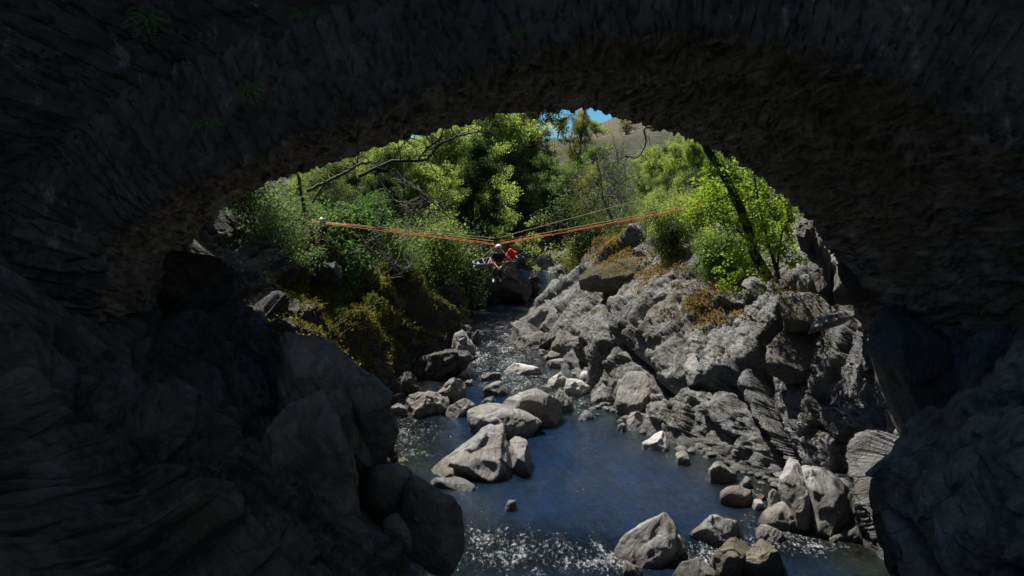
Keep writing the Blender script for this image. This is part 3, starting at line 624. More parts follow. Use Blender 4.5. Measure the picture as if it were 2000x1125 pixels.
rock('large sculpted grey boulder with a shadowed hollow face in mid river', [
 dual(Z6([(385, 600), (490, 522), (580, 430), (640, 385), (692, 338), (726, 362), (748, 450), (766, 620), (640, 660), (470, 660)]), c=Z6([(640, 540)])[0], lean=1.6, rnd=26, rough=1.0, sc=[(950, 905, 16.35, 0.62), (930, 930, 16.2, 0.45)]),
 dual(Z6([(343, 652), (368, 592), (430, 555), (495, 520), (545, 560), (560, 640), (540, 700), (430, 690)]), lean=1.3, dy=-0.35, rnd=16),
 dual(Z6([(500, 640), (600, 600), (770, 600), (772, 676), (680, 690), (600, 706), (520, 700)]), lean=0.8, dy=-0.35, rnd=20, tk=0.7),
 dual(Z6([(748, 480), (778, 428), (820, 490), (852, 540), (832, 600), (858, 676), (760, 676)]), tk=1.0, lean=1.0, rnd=30),
 dual(Z6([(330, 655), (400, 620), (480, 625), (570, 700), (612, 748), (500, 772), (400, 740)]), dy=-1.2, tk=0.6, rnd=20)], Y=17.7, lvl=6, rnd=20, rough=0.45)
rock('broad low grey rock touching the back of the sculpted boulder', Z6([(543, 300), (560, 280), (620, 272), (700, 285), (800, 310), (870, 350), (897, 385), (800, 425), (720, 410), (560, 385)]), rnd=9, rough=0.7)
rock('wide pale-topped boulder with a sharp dark right end, left of the blue pool', [dual(Z6([(680, 275), (740, 210), (850, 188), (965, 190), (1005, 265), (975, 350), (890, 370), (790, 330)]))], rnd=16, rough=0.8)
rock('narrow rock wedge against the right end of the wide boulder', Z6([(965, 195), (1020, 225), (1062, 295), (1030, 310), (985, 285)]))
rock('lumpy grey boulder beside the foaming left channel', Z6([(216, 270), (240, 235), (300, 212), (370, 208), (438, 240), (425, 292), (340, 328), (235, 325)]), rough=1.2)
rock('leaning grey boulder piled behind the lumpy one in the left channel', Z6([(368, 195), (410, 165), (475, 140), (515, 165), (532, 205), (520, 250), (440, 262)]), rough=1.1)
rock('rounded dark rock low in the water left of the broad low rock', Z6([(425, 312), (455, 262), (540, 242), (577, 282), (550, 325), (470, 335)]))
rock('small pointed dark rock left of the wide boulder', Z6([(597, 272), (640, 232), (677, 238), (678, 284), (620, 288)]))
rock('dark hump of rock with foam round it upstream of the wide boulder', Z6([(610, 215), (660, 163), (720, 175), (752, 205), (700, 228)]))
rock('long pale flat-topped rock alone in the upper channel', Z6([(718, 95), (742, 70), (820, 80), (880, 95), (908, 118), (830, 128), (735, 124)]), M_ROCK_P, rough=0.8)
rock('low dark rock awash left of the long pale rock', Z6([(598, 145), (640, 115), (708, 135), (690, 155), (610, 158)]))
rock('dark upright rock stub in the left channel', Z6([(490, 140), (520, 105), (552, 92), (558, 150), (500, 158)]))
rock('thin wet rock just behind the left channel boulders', Z6([(520, 160), (560, 155), (578, 180), (540, 186)]))
rock('pale angular rock with a ragged right end by the right shore stones', Z6([(920, 155), (965, 125), (1030, 113), (1038, 150), (975, 188), (925, 182)]), M_ROCK_P, rnd=18)
rock('bleached white boulder with a dark groove across it', [dual(Z6([(1010, 165), (1080, 148), (1148, 185), (1148, 205), (1080, 196), (1015, 180)])), dual(Z6([(1008, 180), (1080, 196), (1148, 200), (1140, 228), (1045, 232), (1012, 205)]))], M_ROCK_P, rough=0.6)
rock('round creamy white boulder against the right bank', Z6([(1090, 140), (1105, 112), (1140, 110), (1160, 135), (1155, 162), (1100, 158)]), M_ROCK_P, rnd=8, rough=0.5)
rock('grey flat boulder at the upper right shore', Z6([(920, 55), (945, 12), (1000, 12), (1034, 25), (1032, 52), (940, 62)]))
rock('low tilted rock with a dark wedge end at the right shore', Z6([(915, 90), (950, 62), (1065, 52), (1050, 98), (960, 98)]))
rock('pale flat stone between the right shore boulders', Z6([(1050, 55), (1090, 35), (1135, 35), (1138, 72), (1060, 84)]), M_ROCK_P)
rock('small stone poking out of the pool below the sculpted boulder', Z6([(718, 795), (726, 757), (782, 747), (775, 775), (737, 798)]))
rock('flat wet stone at the head of the blue pool', Z6([(1072, 322), (1100, 305), (1140, 310), (1168, 338), (1140, 352)]))
rock('tiny pale stone in the water under the right bank', Z6([(1275, 395), (1287, 362), (1322, 388), (1300, 408)]))
rock('lobed grey boulder at the foot of the right bank by the pool', Z6([(1328, 375), (1350, 322), (1390, 305), (1440, 312), (1448, 388), (1390, 395), (1345, 392)]))
rock('white triangular rock at the right edge of the blue pool', Z7([(140, 482), (180, 445), (225, 414), (262, 455), (278, 492), (230, 505)]), M_ROCK_P, rnd=22)
rock('large slanting flat-faced boulder low at the right, nearest in the river', Z7([(0, 978), (90, 885), (265, 788), (312, 818), (348, 892), (328, 1012), (240, 1048), (80, 1042), (15, 1005)]), rnd=16, rough=0.8)
rock('domed boulder with a dark right flank behind the slanting one', Z7([(350, 898), (455, 815), (560, 818), (625, 862), (648, 925), (540, 958), (400, 920)]), rough=0.8)
rock('mossy brown boulder with a pale top at the bottom right', [dual(Z7([(600, 1065), (640, 985), (700, 945), (770, 950), (830, 1010), (850, 1065), (760, 1130), (640, 1125)])), dual(Z7([(480, 1045), (560, 965), (640, 922), (700, 935), (640, 1020), (600, 1125), (510, 1125)]))], rock_mat('mossy_brown_boulder', (0.10, 0.085, 0.06), (0.30, 0.27, 0.21), (0.23, 0.18, 0.11), STR_R, (0.05, 0.065, 0.012), (0.10, 0.10, 0.02)), moss=0.26)
rock('pinkish rounded rock at the right shore waterline', Z7([(510, 728), (560, 682), (640, 675), (686, 700), (682, 762), (600, 768), (530, 750)]), rock_mat('pinkish_boulder', (0.17, 0.145, 0.12), (0.34, 0.30, 0.26), (0.27, 0.20, 0.14), STR_R), rnd=9, rough=0.6)
rock('small pale cobble right of the pinkish rock', Z7([(678, 765), (715, 745), (757, 765), (745, 792), (690, 788)]), M_ROCK_P, rnd=8, lvl=4)
rock('small brown cobble resting above the pale cobble', Z7([(698, 738), (722, 720), (748, 732), (738, 752), (705, 750)]), rock_mat('brown_cobble', (0.17, 0.13, 0.09), (0.28, 0.22, 0.16), (0.2, 0.15, 0.1)), rnd=8, lvl=4)
rock('hollowed grey boulder with a pool lapping its left foot', [dual(Z7([(700, 865), (740, 800), (850, 750), (905, 795), (918, 862), (860, 885)])), dual(Z7([(755, 715), (800, 678), (850, 720), (885, 755), (800, 800), (758, 790)]), dy=0.5)], rnd=10)
rock('low flat rock in the water in front of the hollowed boulder', Z7([(690, 908), (702, 868), (770, 882), (865, 935), (800, 950), (700, 935)]), rnd=10)
rock('great tilted triangular slab leaning on the right bank', [dual(Z7([(885, 533), (960, 588), (1120, 690), (1275, 800), (1130, 872), (1010, 925), (968, 850), (960, 760), (910, 660)]), c=Z7([(1020, 700)])[0], tk=0.5, rnd=60), dual(Z7([(803, 640), (885, 533), (930, 640), (975, 770), (940, 842), (880, 740), (808, 690)]), dy=-0.1, tk=0.5, rnd=60)], Y=14.6, rnd=14, lvl=6, rough=0.35, lean=1.0, name='rock_slab', cat='slab')
rock('smooth hump of rock below the great tilted slab', Z7([(1030, 952), (1120, 890), (1280, 828), (1325, 960), (1250, 1018), (1110, 995)]), Y=13.9, rnd=9, rough=0.5)
rock('knobbly shore rock with a pale top, left end of the lower right bank', Z7([(300, 520), (340, 500), (380, 560), (350, 575), (310, 545)]))
rock('cluster rock with a whitish face above the pinkish rock', Z7([(448, 605), (495, 548), (545, 600), (600, 612), (592, 662), (520, 668), (460, 640)]), M_ROCK_R)
rock('upright grey block standing over the pinkish rock', Z7([(580, 625), (625, 560), (662, 508), (688, 600), (672, 650), (600, 655)]), M_ROCK_R, where='bank')
rock('round dark cobble beside the pinkish rock', Z7([(608, 660), (650, 628), (680, 655), (665, 688), (620, 685)]), lvl=4)
rock('black shaded rock tip at the bottom edge, left one', Z7([(20, 1160), (42, 1045), (90, 1060), (150, 1140), (100, 1180)]), M_ROCK_D, rnd=20, Y=12.2)
rock('black shaded rock hump at the bottom edge, right one', Z7([(265, 1150), (330, 1062), (400, 1045), (485, 1072), (540, 1140), (400, 1190)]), M_ROCK_D, Y=12.2)
# near left, in the shade of the bridge
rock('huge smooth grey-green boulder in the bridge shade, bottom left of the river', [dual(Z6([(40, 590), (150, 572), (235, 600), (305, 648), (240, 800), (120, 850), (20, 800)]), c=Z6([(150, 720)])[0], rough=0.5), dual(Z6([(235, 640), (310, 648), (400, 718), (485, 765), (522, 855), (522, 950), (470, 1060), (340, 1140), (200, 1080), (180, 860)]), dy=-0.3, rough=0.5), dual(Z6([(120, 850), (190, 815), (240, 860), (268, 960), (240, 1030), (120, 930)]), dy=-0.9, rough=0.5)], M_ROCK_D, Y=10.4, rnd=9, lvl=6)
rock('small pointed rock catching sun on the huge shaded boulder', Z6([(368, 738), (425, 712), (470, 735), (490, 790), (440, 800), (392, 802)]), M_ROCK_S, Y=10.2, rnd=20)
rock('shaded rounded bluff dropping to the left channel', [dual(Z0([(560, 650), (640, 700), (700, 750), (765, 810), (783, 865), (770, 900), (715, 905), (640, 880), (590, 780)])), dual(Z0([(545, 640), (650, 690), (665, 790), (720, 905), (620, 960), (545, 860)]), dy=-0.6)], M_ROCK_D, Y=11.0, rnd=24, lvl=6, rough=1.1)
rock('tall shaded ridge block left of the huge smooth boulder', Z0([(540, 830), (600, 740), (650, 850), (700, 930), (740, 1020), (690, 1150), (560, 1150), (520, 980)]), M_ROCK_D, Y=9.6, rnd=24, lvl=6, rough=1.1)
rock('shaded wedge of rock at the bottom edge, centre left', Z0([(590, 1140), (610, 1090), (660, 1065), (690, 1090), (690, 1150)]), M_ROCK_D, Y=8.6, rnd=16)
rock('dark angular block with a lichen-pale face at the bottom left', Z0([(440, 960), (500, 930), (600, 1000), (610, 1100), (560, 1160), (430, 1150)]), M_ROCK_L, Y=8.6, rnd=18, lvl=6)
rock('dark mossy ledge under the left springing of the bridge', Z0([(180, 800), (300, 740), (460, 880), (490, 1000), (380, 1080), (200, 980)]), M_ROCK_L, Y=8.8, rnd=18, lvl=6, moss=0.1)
# blocks along the right bank
bk = dict(where='bank', mat=M_ROCK_R, name='rock_outcrop', cat='outcrop')
rock('big square-cut block standing proud in the middle of the right bank foot', Z5([(455, 700), (500, 650), (585, 618), (648, 662), (642, 742), (572, 828), (490, 795)]), rnd=20, **bk)
rock('cracked two-lump grey block left of the square-cut one', Z5([(280, 765), (310, 712), (400, 685), (470, 722), (482, 792), (400, 825), (290, 800)]), rnd=14, **bk)
rock('ribbed dark layered outcrop at the narrows of the river', Z5([(68, 772), (140, 700), (240, 668), (302, 712), (265, 805), (150, 792)]), rnd=22, rough=1.3, **bk)
rock('layered ledge running down to the water at the narrows', Z5([(82, 645), (200, 560), (282, 508), (292, 592), (240, 655), (100, 702)]), rnd=20, rough=1.3, **bk)
rock('small leaning lozenge of rock above the square-cut block', Z5([(428, 682), (440, 640), (522, 594), (524, 632), (452, 694)]), **bk)
rock('long smooth water-worn buttress with a rounded nose', [dual(Z5([(650, 700), (740, 620), (835, 568), (842, 665), (785, 765), (700, 790), (640, 740)])), dual(Z5([(585, 840), (640, 740), (760, 740), (760, 860), (640, 952), (600, 905)]))], where='bank', mat=M_ROCK_S, name='rock_outcrop', cat='outcrop', rnd=9, rough=0.6, lvl=6)
rock('dark smooth boulder with a sunlit left cheek above the pool head', Z5([(655, 1095), (682, 950), (765, 885), (872, 920), (892, 1005), (872, 1120), (760, 1150)]), where='bank', mat=M_ROCK_S, rnd=10, rough=0.7, lvl=6)
rock('dark hunched boulder at the waterline where the pool begins', Z5([(510, 1100), (545, 962), (600, 955), (645, 1000), (650, 1110), (570, 1150)]), where='bank', rnd=10, rough=0.8)
rock('wide pale smooth slope of rock below the brown moss', [dual(Z5([(835, 470), (880, 400), (1000, 330), (1080, 430), (1085, 505), (1050, 592), (920, 612), (850, 565)]))], where='bank', mat=M_ROCK_S, name='rock_outcrop', cat='outcrop', rnd=12, rough=0.8, lvl=6, moss=0.12)
rock('mossy brown crest block overhanging a dark hollow', Z5([(440, 405), (500, 300), (620, 240), (760, 230), (905, 262), (870, 330), (760, 410), (560, 470), (460, 445)]), rnd=14, lvl=6, moss=0.62, push=-0.8, **bk)
rock('pale boulder perched behind the mossy crest block', Z5([(750, 215), (800, 172), (900, 190), (925, 245), (780, 240)]), **bk)
rock('pinkish pale boulder high on the bank under the green bushes', Z5([(858, 110), (900, 60), (1000, 68), (1044, 122), (1000, 195), (920, 205)]), where='bank', mat=M_ROCK_P, rough=1.1)
rock('dark wedge-shaped boulder high on the bank', Z5([(998, 215), (1060, 178), (1125, 190), (1112, 275), (1020, 265)]), rnd=20, where='bank')
rock('smooth hump of rock above the folded ledges', Z5([(1058, 945), (1100, 830), (1200, 728), (1285, 770), (1305, 855), (1250, 945), (1120, 985)]), where='bank', mat=M_ROCK_S, name='rock_outcrop', cat='outcrop', rnd=12, lvl=6, rough=0.9)
rock('grey facet slab at the left top of the brown slabs', Z8([(270, 385), (320, 210), (400, 95), (520, 90), (650, 235), (560, 330), (480, 430), (400, 620), (320, 560)]), where='bank', mat=M_ROCK_B, name='rock_slab', cat='slab', rnd=24, rough=0.5, lvl=6, tk=0.5)
rock('upper brown slab with a pale torn lower edge', Z8([(600, 300), (665, 170), (765, 45), (900, 100), (1125, 222), (1318, 200), (1285, 275), (1100, 370), (860, 475), (700, 400)]), where='bank', mat=M_ROCK_B, name='rock_slab', cat='slab', rnd=24, rough=0.6, lvl=6, tk=0.5)
rock('great flat brown slab crossed by two trunk shadows', Z8([(420, 640), (500, 450), (585, 330), (850, 480), (1165, 420), (1212, 605), (1080, 750), (930, 960), (700, 980), (540, 850)]), where='bank', mat=M_ROCK_B, name='rock_slab', cat='slab', rnd=26, rough=0.35, lvl=6, tk=0.45)
rock('grooved upright slab fin under the right end of the arch', Z9([(765, 345), (800, 270), (838, 232), (885, 380), (925, 480), (935, 612), (860, 590), (790, 525)]), Y=15.3, mat=M_ROCK_B, name='rock_slab', cat='slab', rnd=20, rough=0.9, lvl=6, tk=0.5)
rock('smooth half-shaded brown boulder beside the grooved fin', Z9([(900, 400), (940, 330), (1060, 350), (1115, 500), (1085, 605), (935, 615)]), Y=15.0, mat=M_ROCK_B, rnd=9, rough=0.5, lvl=6)
rock('purplish broken block left of the grooved fin', Z9([(578, 455), (640, 400), (725, 358), (785, 400), (745, 535), (660, 560), (600, 550)]), where='bank', mat=M_ROCK_B, rnd=22, lvl=6, rough=1.2)
rock('rough block at the right foot of the arch above the fin', Z9([(725, 200), (765, 125), (805, 150), (820, 230), (780, 300), (735, 320)]), Y=15.6, mat=M_ROCK_B, rnd=20, rough=1.2)
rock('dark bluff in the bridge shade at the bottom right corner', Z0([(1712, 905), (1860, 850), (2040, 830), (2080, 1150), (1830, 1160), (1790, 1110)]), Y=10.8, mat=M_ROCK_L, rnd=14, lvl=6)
rock('pale edge stone at the brink of the dark bluff', Z7([(1248, 620), (1310, 560), (1412, 478), (1400, 510), (1310, 580), (1290, 625)]), Y=11.6, mat=M_ROCK_S, rnd=16)
rock('dark spur rock standing in the water behind the hanging person', Z0([(900, 580), (925, 545), (985, 512), (1015, 515), (1036, 560), (1040, 580), (1000, 590)]), Y=50, mat=M_ROCK_L, rnd=18, lvl=6, rough=1.2)
rock('pale-streaked rock at the foot of the dark spur', Z0([(995, 585), (1010, 568), (1030, 572), (1032, 588)]), mat=M_ROCK_S)
rock('small pale rock at the tip of the dark spur', Z0([(1034, 565), (1042, 555), (1053, 562), (1052, 570)]), mat=M_ROCK_S, lvl=4)
rock('dark flat rock ledge on the water left of the spur', Z0([(893, 600), (900, 582), (940, 577), (950, 590), (935, 605)]), mat=M_ROCK_L)
rock('pale wet rock at the foot of the left cliff by the upper rapid', Z0([(885, 625), (895, 605), (908, 612), (912, 632), (900, 640)]), mat=M_ROCK_S)
rock('grey wet boulder rounding the left cliff foot beside the rapid', Z0([(880, 690), (885, 650), (905, 642), (925, 665), (925, 685), (900, 700)]), mat=M_ROCK_S, rough=1.2)
rock('long rugged dark rock along the left channel edge', Z0([(800, 740), (820, 700), (870, 680), (925, 685), (905, 705), (850, 735)]), mat=M_ROCK_L, rough=1.2)
rock('pale water-streaked rock fin in the left corner of the channel', Z0([(690, 740), (710, 715), (740, 730), (760, 790), (735, 790), (705, 765)]), mat=M_ROCK_S, rnd=20, rough=1.3)
rock('mossy toe of the left cliff at the waterline', Z0([(760, 770), (775, 735), (800, 725), (820, 750), (800, 765)]), mat=M_ROCK_L, moss=0.3, rough=1.3)
rock('small stepped rock in the foam between bluff and channel', Z0([(745, 800), (765, 785), (795, 790), (785, 808), (757, 812)]), mat=M_ROCK_S, rough=1.2)

rock('big shaded rock carrying the right foot of the arch', Z0([(1655, 605), (1700, 588), (1800, 600), (1920, 650), (2030, 800), (1920, 900), (1800, 880), (1735, 780), (1685, 690)]), Y=13.9, mat=M_ROCK_B, rnd=30, lvl=6, rough=0.8, lean=0.5)
rock('pale torn ledge between the brown slab and the shaded rock', Z8([(860, 475), (1000, 330), (1180, 230), (1320, 195), (1290, 280), (1160, 370), (1000, 430)]), Y=16.0, mat=M_ROCK_S, name='rock_ledge', cat='ledge', rnd=40, lean=0.9)
# shingle along the waterlines: too many to count
rg_ = np.random.RandomState(12); SV = []; SF = []; off = 0; iv, if_ = ico(2)
wr = [(r[0], wx(r[1], r[0])) for r in right_rows if not isinstance(r[1], tuple)]; wl_ = [(r[0], wx(r[1], r[0])) for r in left_rows if not isinstance(r[1], tuple)]
for k in range(360):
    side = rg_.uniform() < 0.6; tb = wr if side else wl_; y = rg_.uniform(13.2, 48) if rg_.uniform() < 0.6 else rg_.uniform(14, 24)
    x = np.interp(y, [a for a, b in tb], [b for a, b in tb]) + (-1 if side else 1) * abs(rg_.normal()) * 0.35 + rg_.normal() * 0.1
    s_ = rg_.uniform(0.04, 0.15) * (1.5 if rg_.uniform() < 0.15 else 1)
    v = iv * (1 + 0.22 * vnoise(iv * 1.3 + k * 3.7, 9)[:, None]) * s_ * np.array([rg_.uniform(0.8, 1.5), rg_.uniform(0.8, 1.3), rg_.uniform(0.5, 0.8)])
    a = rg_.uniform(0, 6.28); v = v @ np.array([[math.cos(a), math.sin(a), 0], [-math.sin(a), math.cos(a), 0], [0, 0, 1]])
    SV.append(v + [x, y, rg_.uniform(-0.04, 0.06)]); SF.append(if_ + off); off += len(v)
tag(link('shingle', new_mesh('shingle', np.concatenate(SV), np.concatenate(SF), True), M_ROCK_S), 'small wet stones littering both shorelines', 'shingle', kind='stuff')
# ------------------------------------------------------------------ vegetation
RS = np.random.RandomState(5)
def leaves(cent, rad, n, size, rs, flat=0.35, droop=0.0, asp=0.55):
    """n leaf blades gathered in clumps: each a folded pointed blade of two faces"""
    k = rs.randint(0, len(cent), n); d = rs.normal(size=(n, 3)); d /= np.linalg.norm(d, axis=1, keepdims=True)
    r = rs.uniform(0, 1, n) ** 0.45
    c = cent[k] + d * (r * rad[k])[:, None] * np.array([1, 1, 0.75]); c[:, 2] -= droop * r * rad[k]
    nr = rs.normal(size=(n, 3)) * 0.75 + d * 0.5; nr[:, 2] += flat; nr /= np.linalg.norm(nr, axis=1, keepdims=True)
    a = np.cross(nr, rs.normal(size=(n, 3))); a /= np.linalg.norm(a, axis=1, keepdims=True); b = np.cross(nr, a)
    s = size * rs.uniform(0.6, 1.3, n)[:, None]
    v = np.stack([c - a * s * 0.5, c + b * s * asp * 0.5 + nr * s * 0.08, c + a * s * 0.55, c - b * s * asp * 0.5 + nr * s * 0.08], 1).reshape(-1, 3)
    f = np.arange(4 * n).reshape(n, 4); rn = np.clip(rs.uniform(0, 1, len(cent))[k] * 0.5 + rs.uniform(0, 1, n) * 0.5, 0, 1)
    return v, f, rn
def grow(rs, H, spread, r0, nb=7, lean=(0, 0), crooked=0.25, levels=3, start=0.3):
    """branch skeleton -> list of (points, radii), tips"""
    segs = []; tips = []
    def br(p, d, L, r, lv):
        n = 9; pts = [p]; q = p.copy(); dd = d.copy()
        for i in range(n - 1):
            dd = dd + rs.normal(size=3) * crooked * (0.35 if lv == 0 else 0.8) + np.array([0, 0, 0.06]); dd /= np.linalg.norm(dd); q = q + dd * L / (n - 1); pts.append(q)
        pts = np.array(pts); segs.append((pts, np.linspace(r, r * (0.35 if lv < levels - 1 else 0.15), n), lv))
        if lv >= levels - 1: tips.append(pts[-1]); tips.append(pts[n // 2]); return
        m = nb if lv == 0 else max(3, nb - 2)
        for j in range(m):
            t = start + (1 - start) * (j + rs.uniform(0.2, 0.9)) / m if lv == 0 else rs.uniform(0.3, 1.0)
            i = min(n - 1, int(t * (n - 1))); a = rs.uniform(0, 2 * math.pi)
            out = np.array([math.cos(a), math.sin(a), rs.uniform(0.1, 0.9)]); out /= np.linalg.norm(out)
            nd = d * 0.35 + out; nd /= np.linalg.norm(nd)
            br(pts[i], nd, L * (spread if lv == 0 else 0.6) * rs.uniform(0.7, 1.15) * (1.1 - 0.45 * t if lv == 0 else 1), r * (0.5 - 0.2 * t * (lv == 0)), lv + 1)
        tips.append(pts[-1])
    d0 = np.array([lean[0], lean[1], 1.0]); d0 /= np.linalg.norm(d0)
    br(np.array([0, 0, -0.5]), d0, H, r0, 0)
    return segs, np.array(tips)
def seg_mesh(segs, minr=0.0):
    L = [tube(p, np.maximum(r, 0.006), 8 if lv == 0 else (5 if lv == 1 else 3), cap=False) for p, r, lv in segs]
    return joinvf(L)
LM = {
 'bright': leaf_mat('bright_spring_leaves', (0.13, 0.20, 0.032), (0.34, 0.42, 0.11), 0.5),
 'lime': leaf_mat('lime_maple_leaves', (0.10, 0.19, 0.012), (0.24, 0.33, 0.04), 0.5, 0.6),
 'mid': leaf_mat('mid_green_leaves', (0.06, 0.115, 0.024), (0.20, 0.27, 0.08), 0.45),
 'olive': leaf_mat('olive_oak_leaves', (0.11, 0.13, 0.025), (0.29, 0.30, 0.09), 0.48),
 'dark': leaf_mat('dark_ivy_leaves', (0.018, 0.042, 0.010), (0.08, 0.12, 0.03), 0.35, 0.6),
 'emerald': leaf_mat('emerald_leaves', (0.035, 0.095, 0.02), (0.10, 0.20, 0.05), 0.4, 0.6),
 'pale': leaf_mat('pale_glossy_leaves', (0.06, 0.11, 0.03), (0.16, 0.24, 0.09), 0.4, 0.65)}
BK = {'grey': bark_mat('grey_bark', (0.05, 0.045, 0.04), (0.16, 0.15, 0.13)), 'dark': bark_mat('dark_bark', (0.012, 0.011, 0.009), (0.05, 0.042, 0.03)), 'moss': bark_mat('mossy_bark', (0.05, 0.045, 0.02), (0.12, 0.12, 0.035)), 'pale': bark_mat('pale_dead_twig', (0.32, 0.30, 0.25), (0.62, 0.58, 0.50))}
PROTO = {}
def proto(key, H, spread, r0, nl, size, clump, leafm, barkm, seed, nb=8, crooked=0.25, levels=3, start=0.25, flat=0.35, droop=0.0, twigs=True, asp=0.55):
    rs = np.random.RandomState(seed); segs, tips = grow(rs, H, spread, r0, nb, (rs.uniform(-.15, .15), rs.uniform(-.15, .15)), crooked, levels, start)
    tv, tf = seg_mesh(segs); tm = new_mesh('trunk', tv, tf, True); tm.materials.append(BK[barkm])
    cm = None
    if nl:
        v, f, rn = leaves(tips, clump * rs.uniform(0.5, 1.25, len(tips)), nl, size, rs, flat, droop, asp)
        cm = new_mesh('crown', v, f, False, {'rnd': ('FACE', rn)}); cm.materials.append(LM[leafm])
    top = max(tips[:, 2].max(), 0.5)
    PROTO[key] = (tm, cm, top)
proto('bright1', 7.5, 0.42, 0.16, 34000, 0.115, 0.46, 'bright', 'grey', 11, 15)
proto('bright2', 7.0, 0.46, 0.15, 34000, 0.115, 0.46, 'bright', 'grey', 12, 15)
proto('mid1', 8.0, 0.40, 0.17, 32000, 0.12, 0.46, 'mid', 'dark', 13, 14)
proto('mid2', 6.5, 0.5, 0.15, 30000, 0.12, 0.46, 'mid', 'dark', 14, 14)
proto('olive1', 10.0, 0.36, 0.26, 32000, 0.115, 0.45, 'olive', 'dark', 15, 14, 0.45)
proto('dark1', 7.0, 0.45, 0.17, 32000, 0.12, 0.5, 'dark', 'dark', 16, 11)
proto('emer1', 4.0, 0.55, 0.08, 9000, 0.14, 0.65, 'emerald', 'dark', 17, 8)
proto('bush_b', 2.2, 0.75, 0.05, 9000, 0.085, 0.55, 'bright', 'grey', 18, 9, start=0.05)
proto('bush_m', 2.0, 0.8, 0.05, 8000, 0.085, 0.55, 'mid', 'dark', 19, 9, start=0.05)
proto('bush_p', 2.2, 0.75, 0.05, 8000, 0.085, 0.5, 'pale', 'grey', 20, 9, start=0.05)
proto('bush_d', 2.2, 0.8, 0.05, 8000, 0.09, 0.6, 'dark', 'dark', 21, 9, start=0.05)
proto('bush_o', 1.8, 0.8, 0.05, 8000, 0.07, 0.45, 'olive', 'dark', 22, 9, start=0.05)
proto('bush_e', 2.0, 0.8, 0.05, 6000, 0.11, 0.5, 'emerald', 'dark', 24, 9, start=0.05)
proto('bare1', 6.5, 0.42, 0.10, 2500, 0.08, 0.5, 'mid', 'grey', 23, 10, 0.4, 4, 0.1)
def plant(key, x, y, h, name, label, cat, group=None, rot=None, z=None, wide=1.0, sink=0.0):
    tm, cm, top = PROTO[key]; s = h / top; rot = RS.uniform(0, 6.28) if rot is None else rot
    z0 = drop(x, y) if z is None else z
    e = empty(name, (x, y, z0 - sink)); e.rotation_euler = (0, 0, rot); e.scale = (s * wide, s * wide, s); tag(e, label, cat, group)
    for nm, me in (('trunk', tm), ('crown', cm)):
        if me is None: continue
        o = bpy.data.objects.new(nm, me); C.objects.link(o); o.parent = e
    return e
def X(px, Y): return (px - 1000) / FPX * Y
def at(key, px, Y, ptop, name, label, cat, group=None, rot=None, wide=1.0, h=None):
    """a plant rooted at column px, depth Y, whose top reaches picture row ptop"""
    x = X(px, Y) * 1.0; z0 = drop(x, Y)
    zt = P(px, ptop, Y)[2]; hh = h or max(1.0, zt - z0)
    return plant(key, x, Y, hh, name, label, cat, group, rot, z0, wide)
T = 'tree'; B = 'shrub'; rs_l = np.random.RandomState(21)
# trees one can tell apart
at('bright1', 850, 52, 225, 'broadleaf_tree', 'bright yellow-green tree filling the left centre behind the rescue ropes', T, wide=0.9)
at('bright2', 775, 50, 235, 'broadleaf_tree', 'bright green tree left of the brightest one, behind the curved dark limb', T)
at('olive1', 1000, 94, 165, 'oak_tree', 'tall olive-gold oak with crooked dark limbs left of the sky gap', T, wide=0.8)
at('olive1', 1105, 92, 205, 'oak_tree', 'thin-crowned olive oak whose limbs show against the blue sky gap', T, rot=2.2, wide=0.55)
at('mid1', 950, 90, 235, 'ivy_clad_tree', 'dark ivy-clad column of a tree left of the tall olive oak', T, wide=0.5)
at('olive1', 1055, 90, 265, 'oak_tree', 'lower rounded olive oak directly under the sky gap', T, rot=4.0, wide=0.7)
at('dark1', 1120, 86, 300, 'broadleaf_tree', 'dark green tree at the foot of the brown hill', T)
at('mid1', 1175, 78, 285, 'broadleaf_tree', 'mid green tree on the right behind the thin white rope', T)
at('bare1', 1185, 60, 262, 'leafless_tree', 'twiggy grey almost leafless tree right of centre', T)
at('bare1', 1228, 52, 275, 'leafless_tree', 'second twiggy grey tree beside the bright green right-hand tree', T, rot=1.0)
at('bright1', 1300, 38, 262, 'broadleaf_tree', 'bright green tree right of the gnarled hanging branch', T, rot=3.0, wide=0.85)
at('bright2', 1365, 34, 268, 'broadleaf_tree', 'bright green tree behind the leaning trunk by the arch', T, rot=1.0, wide=0.8)
at('mid2', 1255, 42, 330, 'broadleaf_tree', 'mid green rounded tree above the strata bank on the right', T, wide=0.8)
at('emer1', 700, 31, 378, 'broadleaf_tree', 'emerald-leaved tree above the standing rescuer', T, wide=1.2)
at('mid1', 640, 36, 290, 'broadleaf_tree', 'shaded green tree rising into the left haunch of the arch', T)
at('dark1', 735, 37, 350, 'broadleaf_tree', 'dark tree between the emerald tree and the bright one', T, wide=0.9)
at('bright2', 905, 60, 232, 'broadleaf_tree', 'bright tree just left of the dark ivy-clad one', T, rot=2.0, wide=1.0)
at('bright1', 820, 46, 262, 'broadleaf_tree', 'nearer bright tree below the curved dark limb', T, rot=5.0, wide=1.1)
at('bright2', 930, 66, 300, 'broadleaf_tree', 'low bright tree above the left ropes near the pulley', T, rot=0.5, wide=1.1)
at('dark1', 740, 40, 290, 'broadleaf_tree', 'dark leafy tree under the mossy pale limb', T, rot=1.5)
at('bright1', 950, 100, 195, 'broadleaf_tree', 'tall fresh green tree left of the olive-gold oak crown', T, rot=1.0, wide=1.2)
at('bright2', 890, 88, 200, 'broadleaf_tree', 'tall bright tree reaching the arch soffit above the curved limb', T, rot=3.3, wide=1.1)
at('olive1', 1045, 88, 185, 'oak_tree', 'broad olive oak crown filling the top of the opening', T, rot=5.0, wide=0.9)
at('mid1', 1085, 80, 300, 'broadleaf_tree', 'mid green tree below the sky gap', T, rot=1.4)
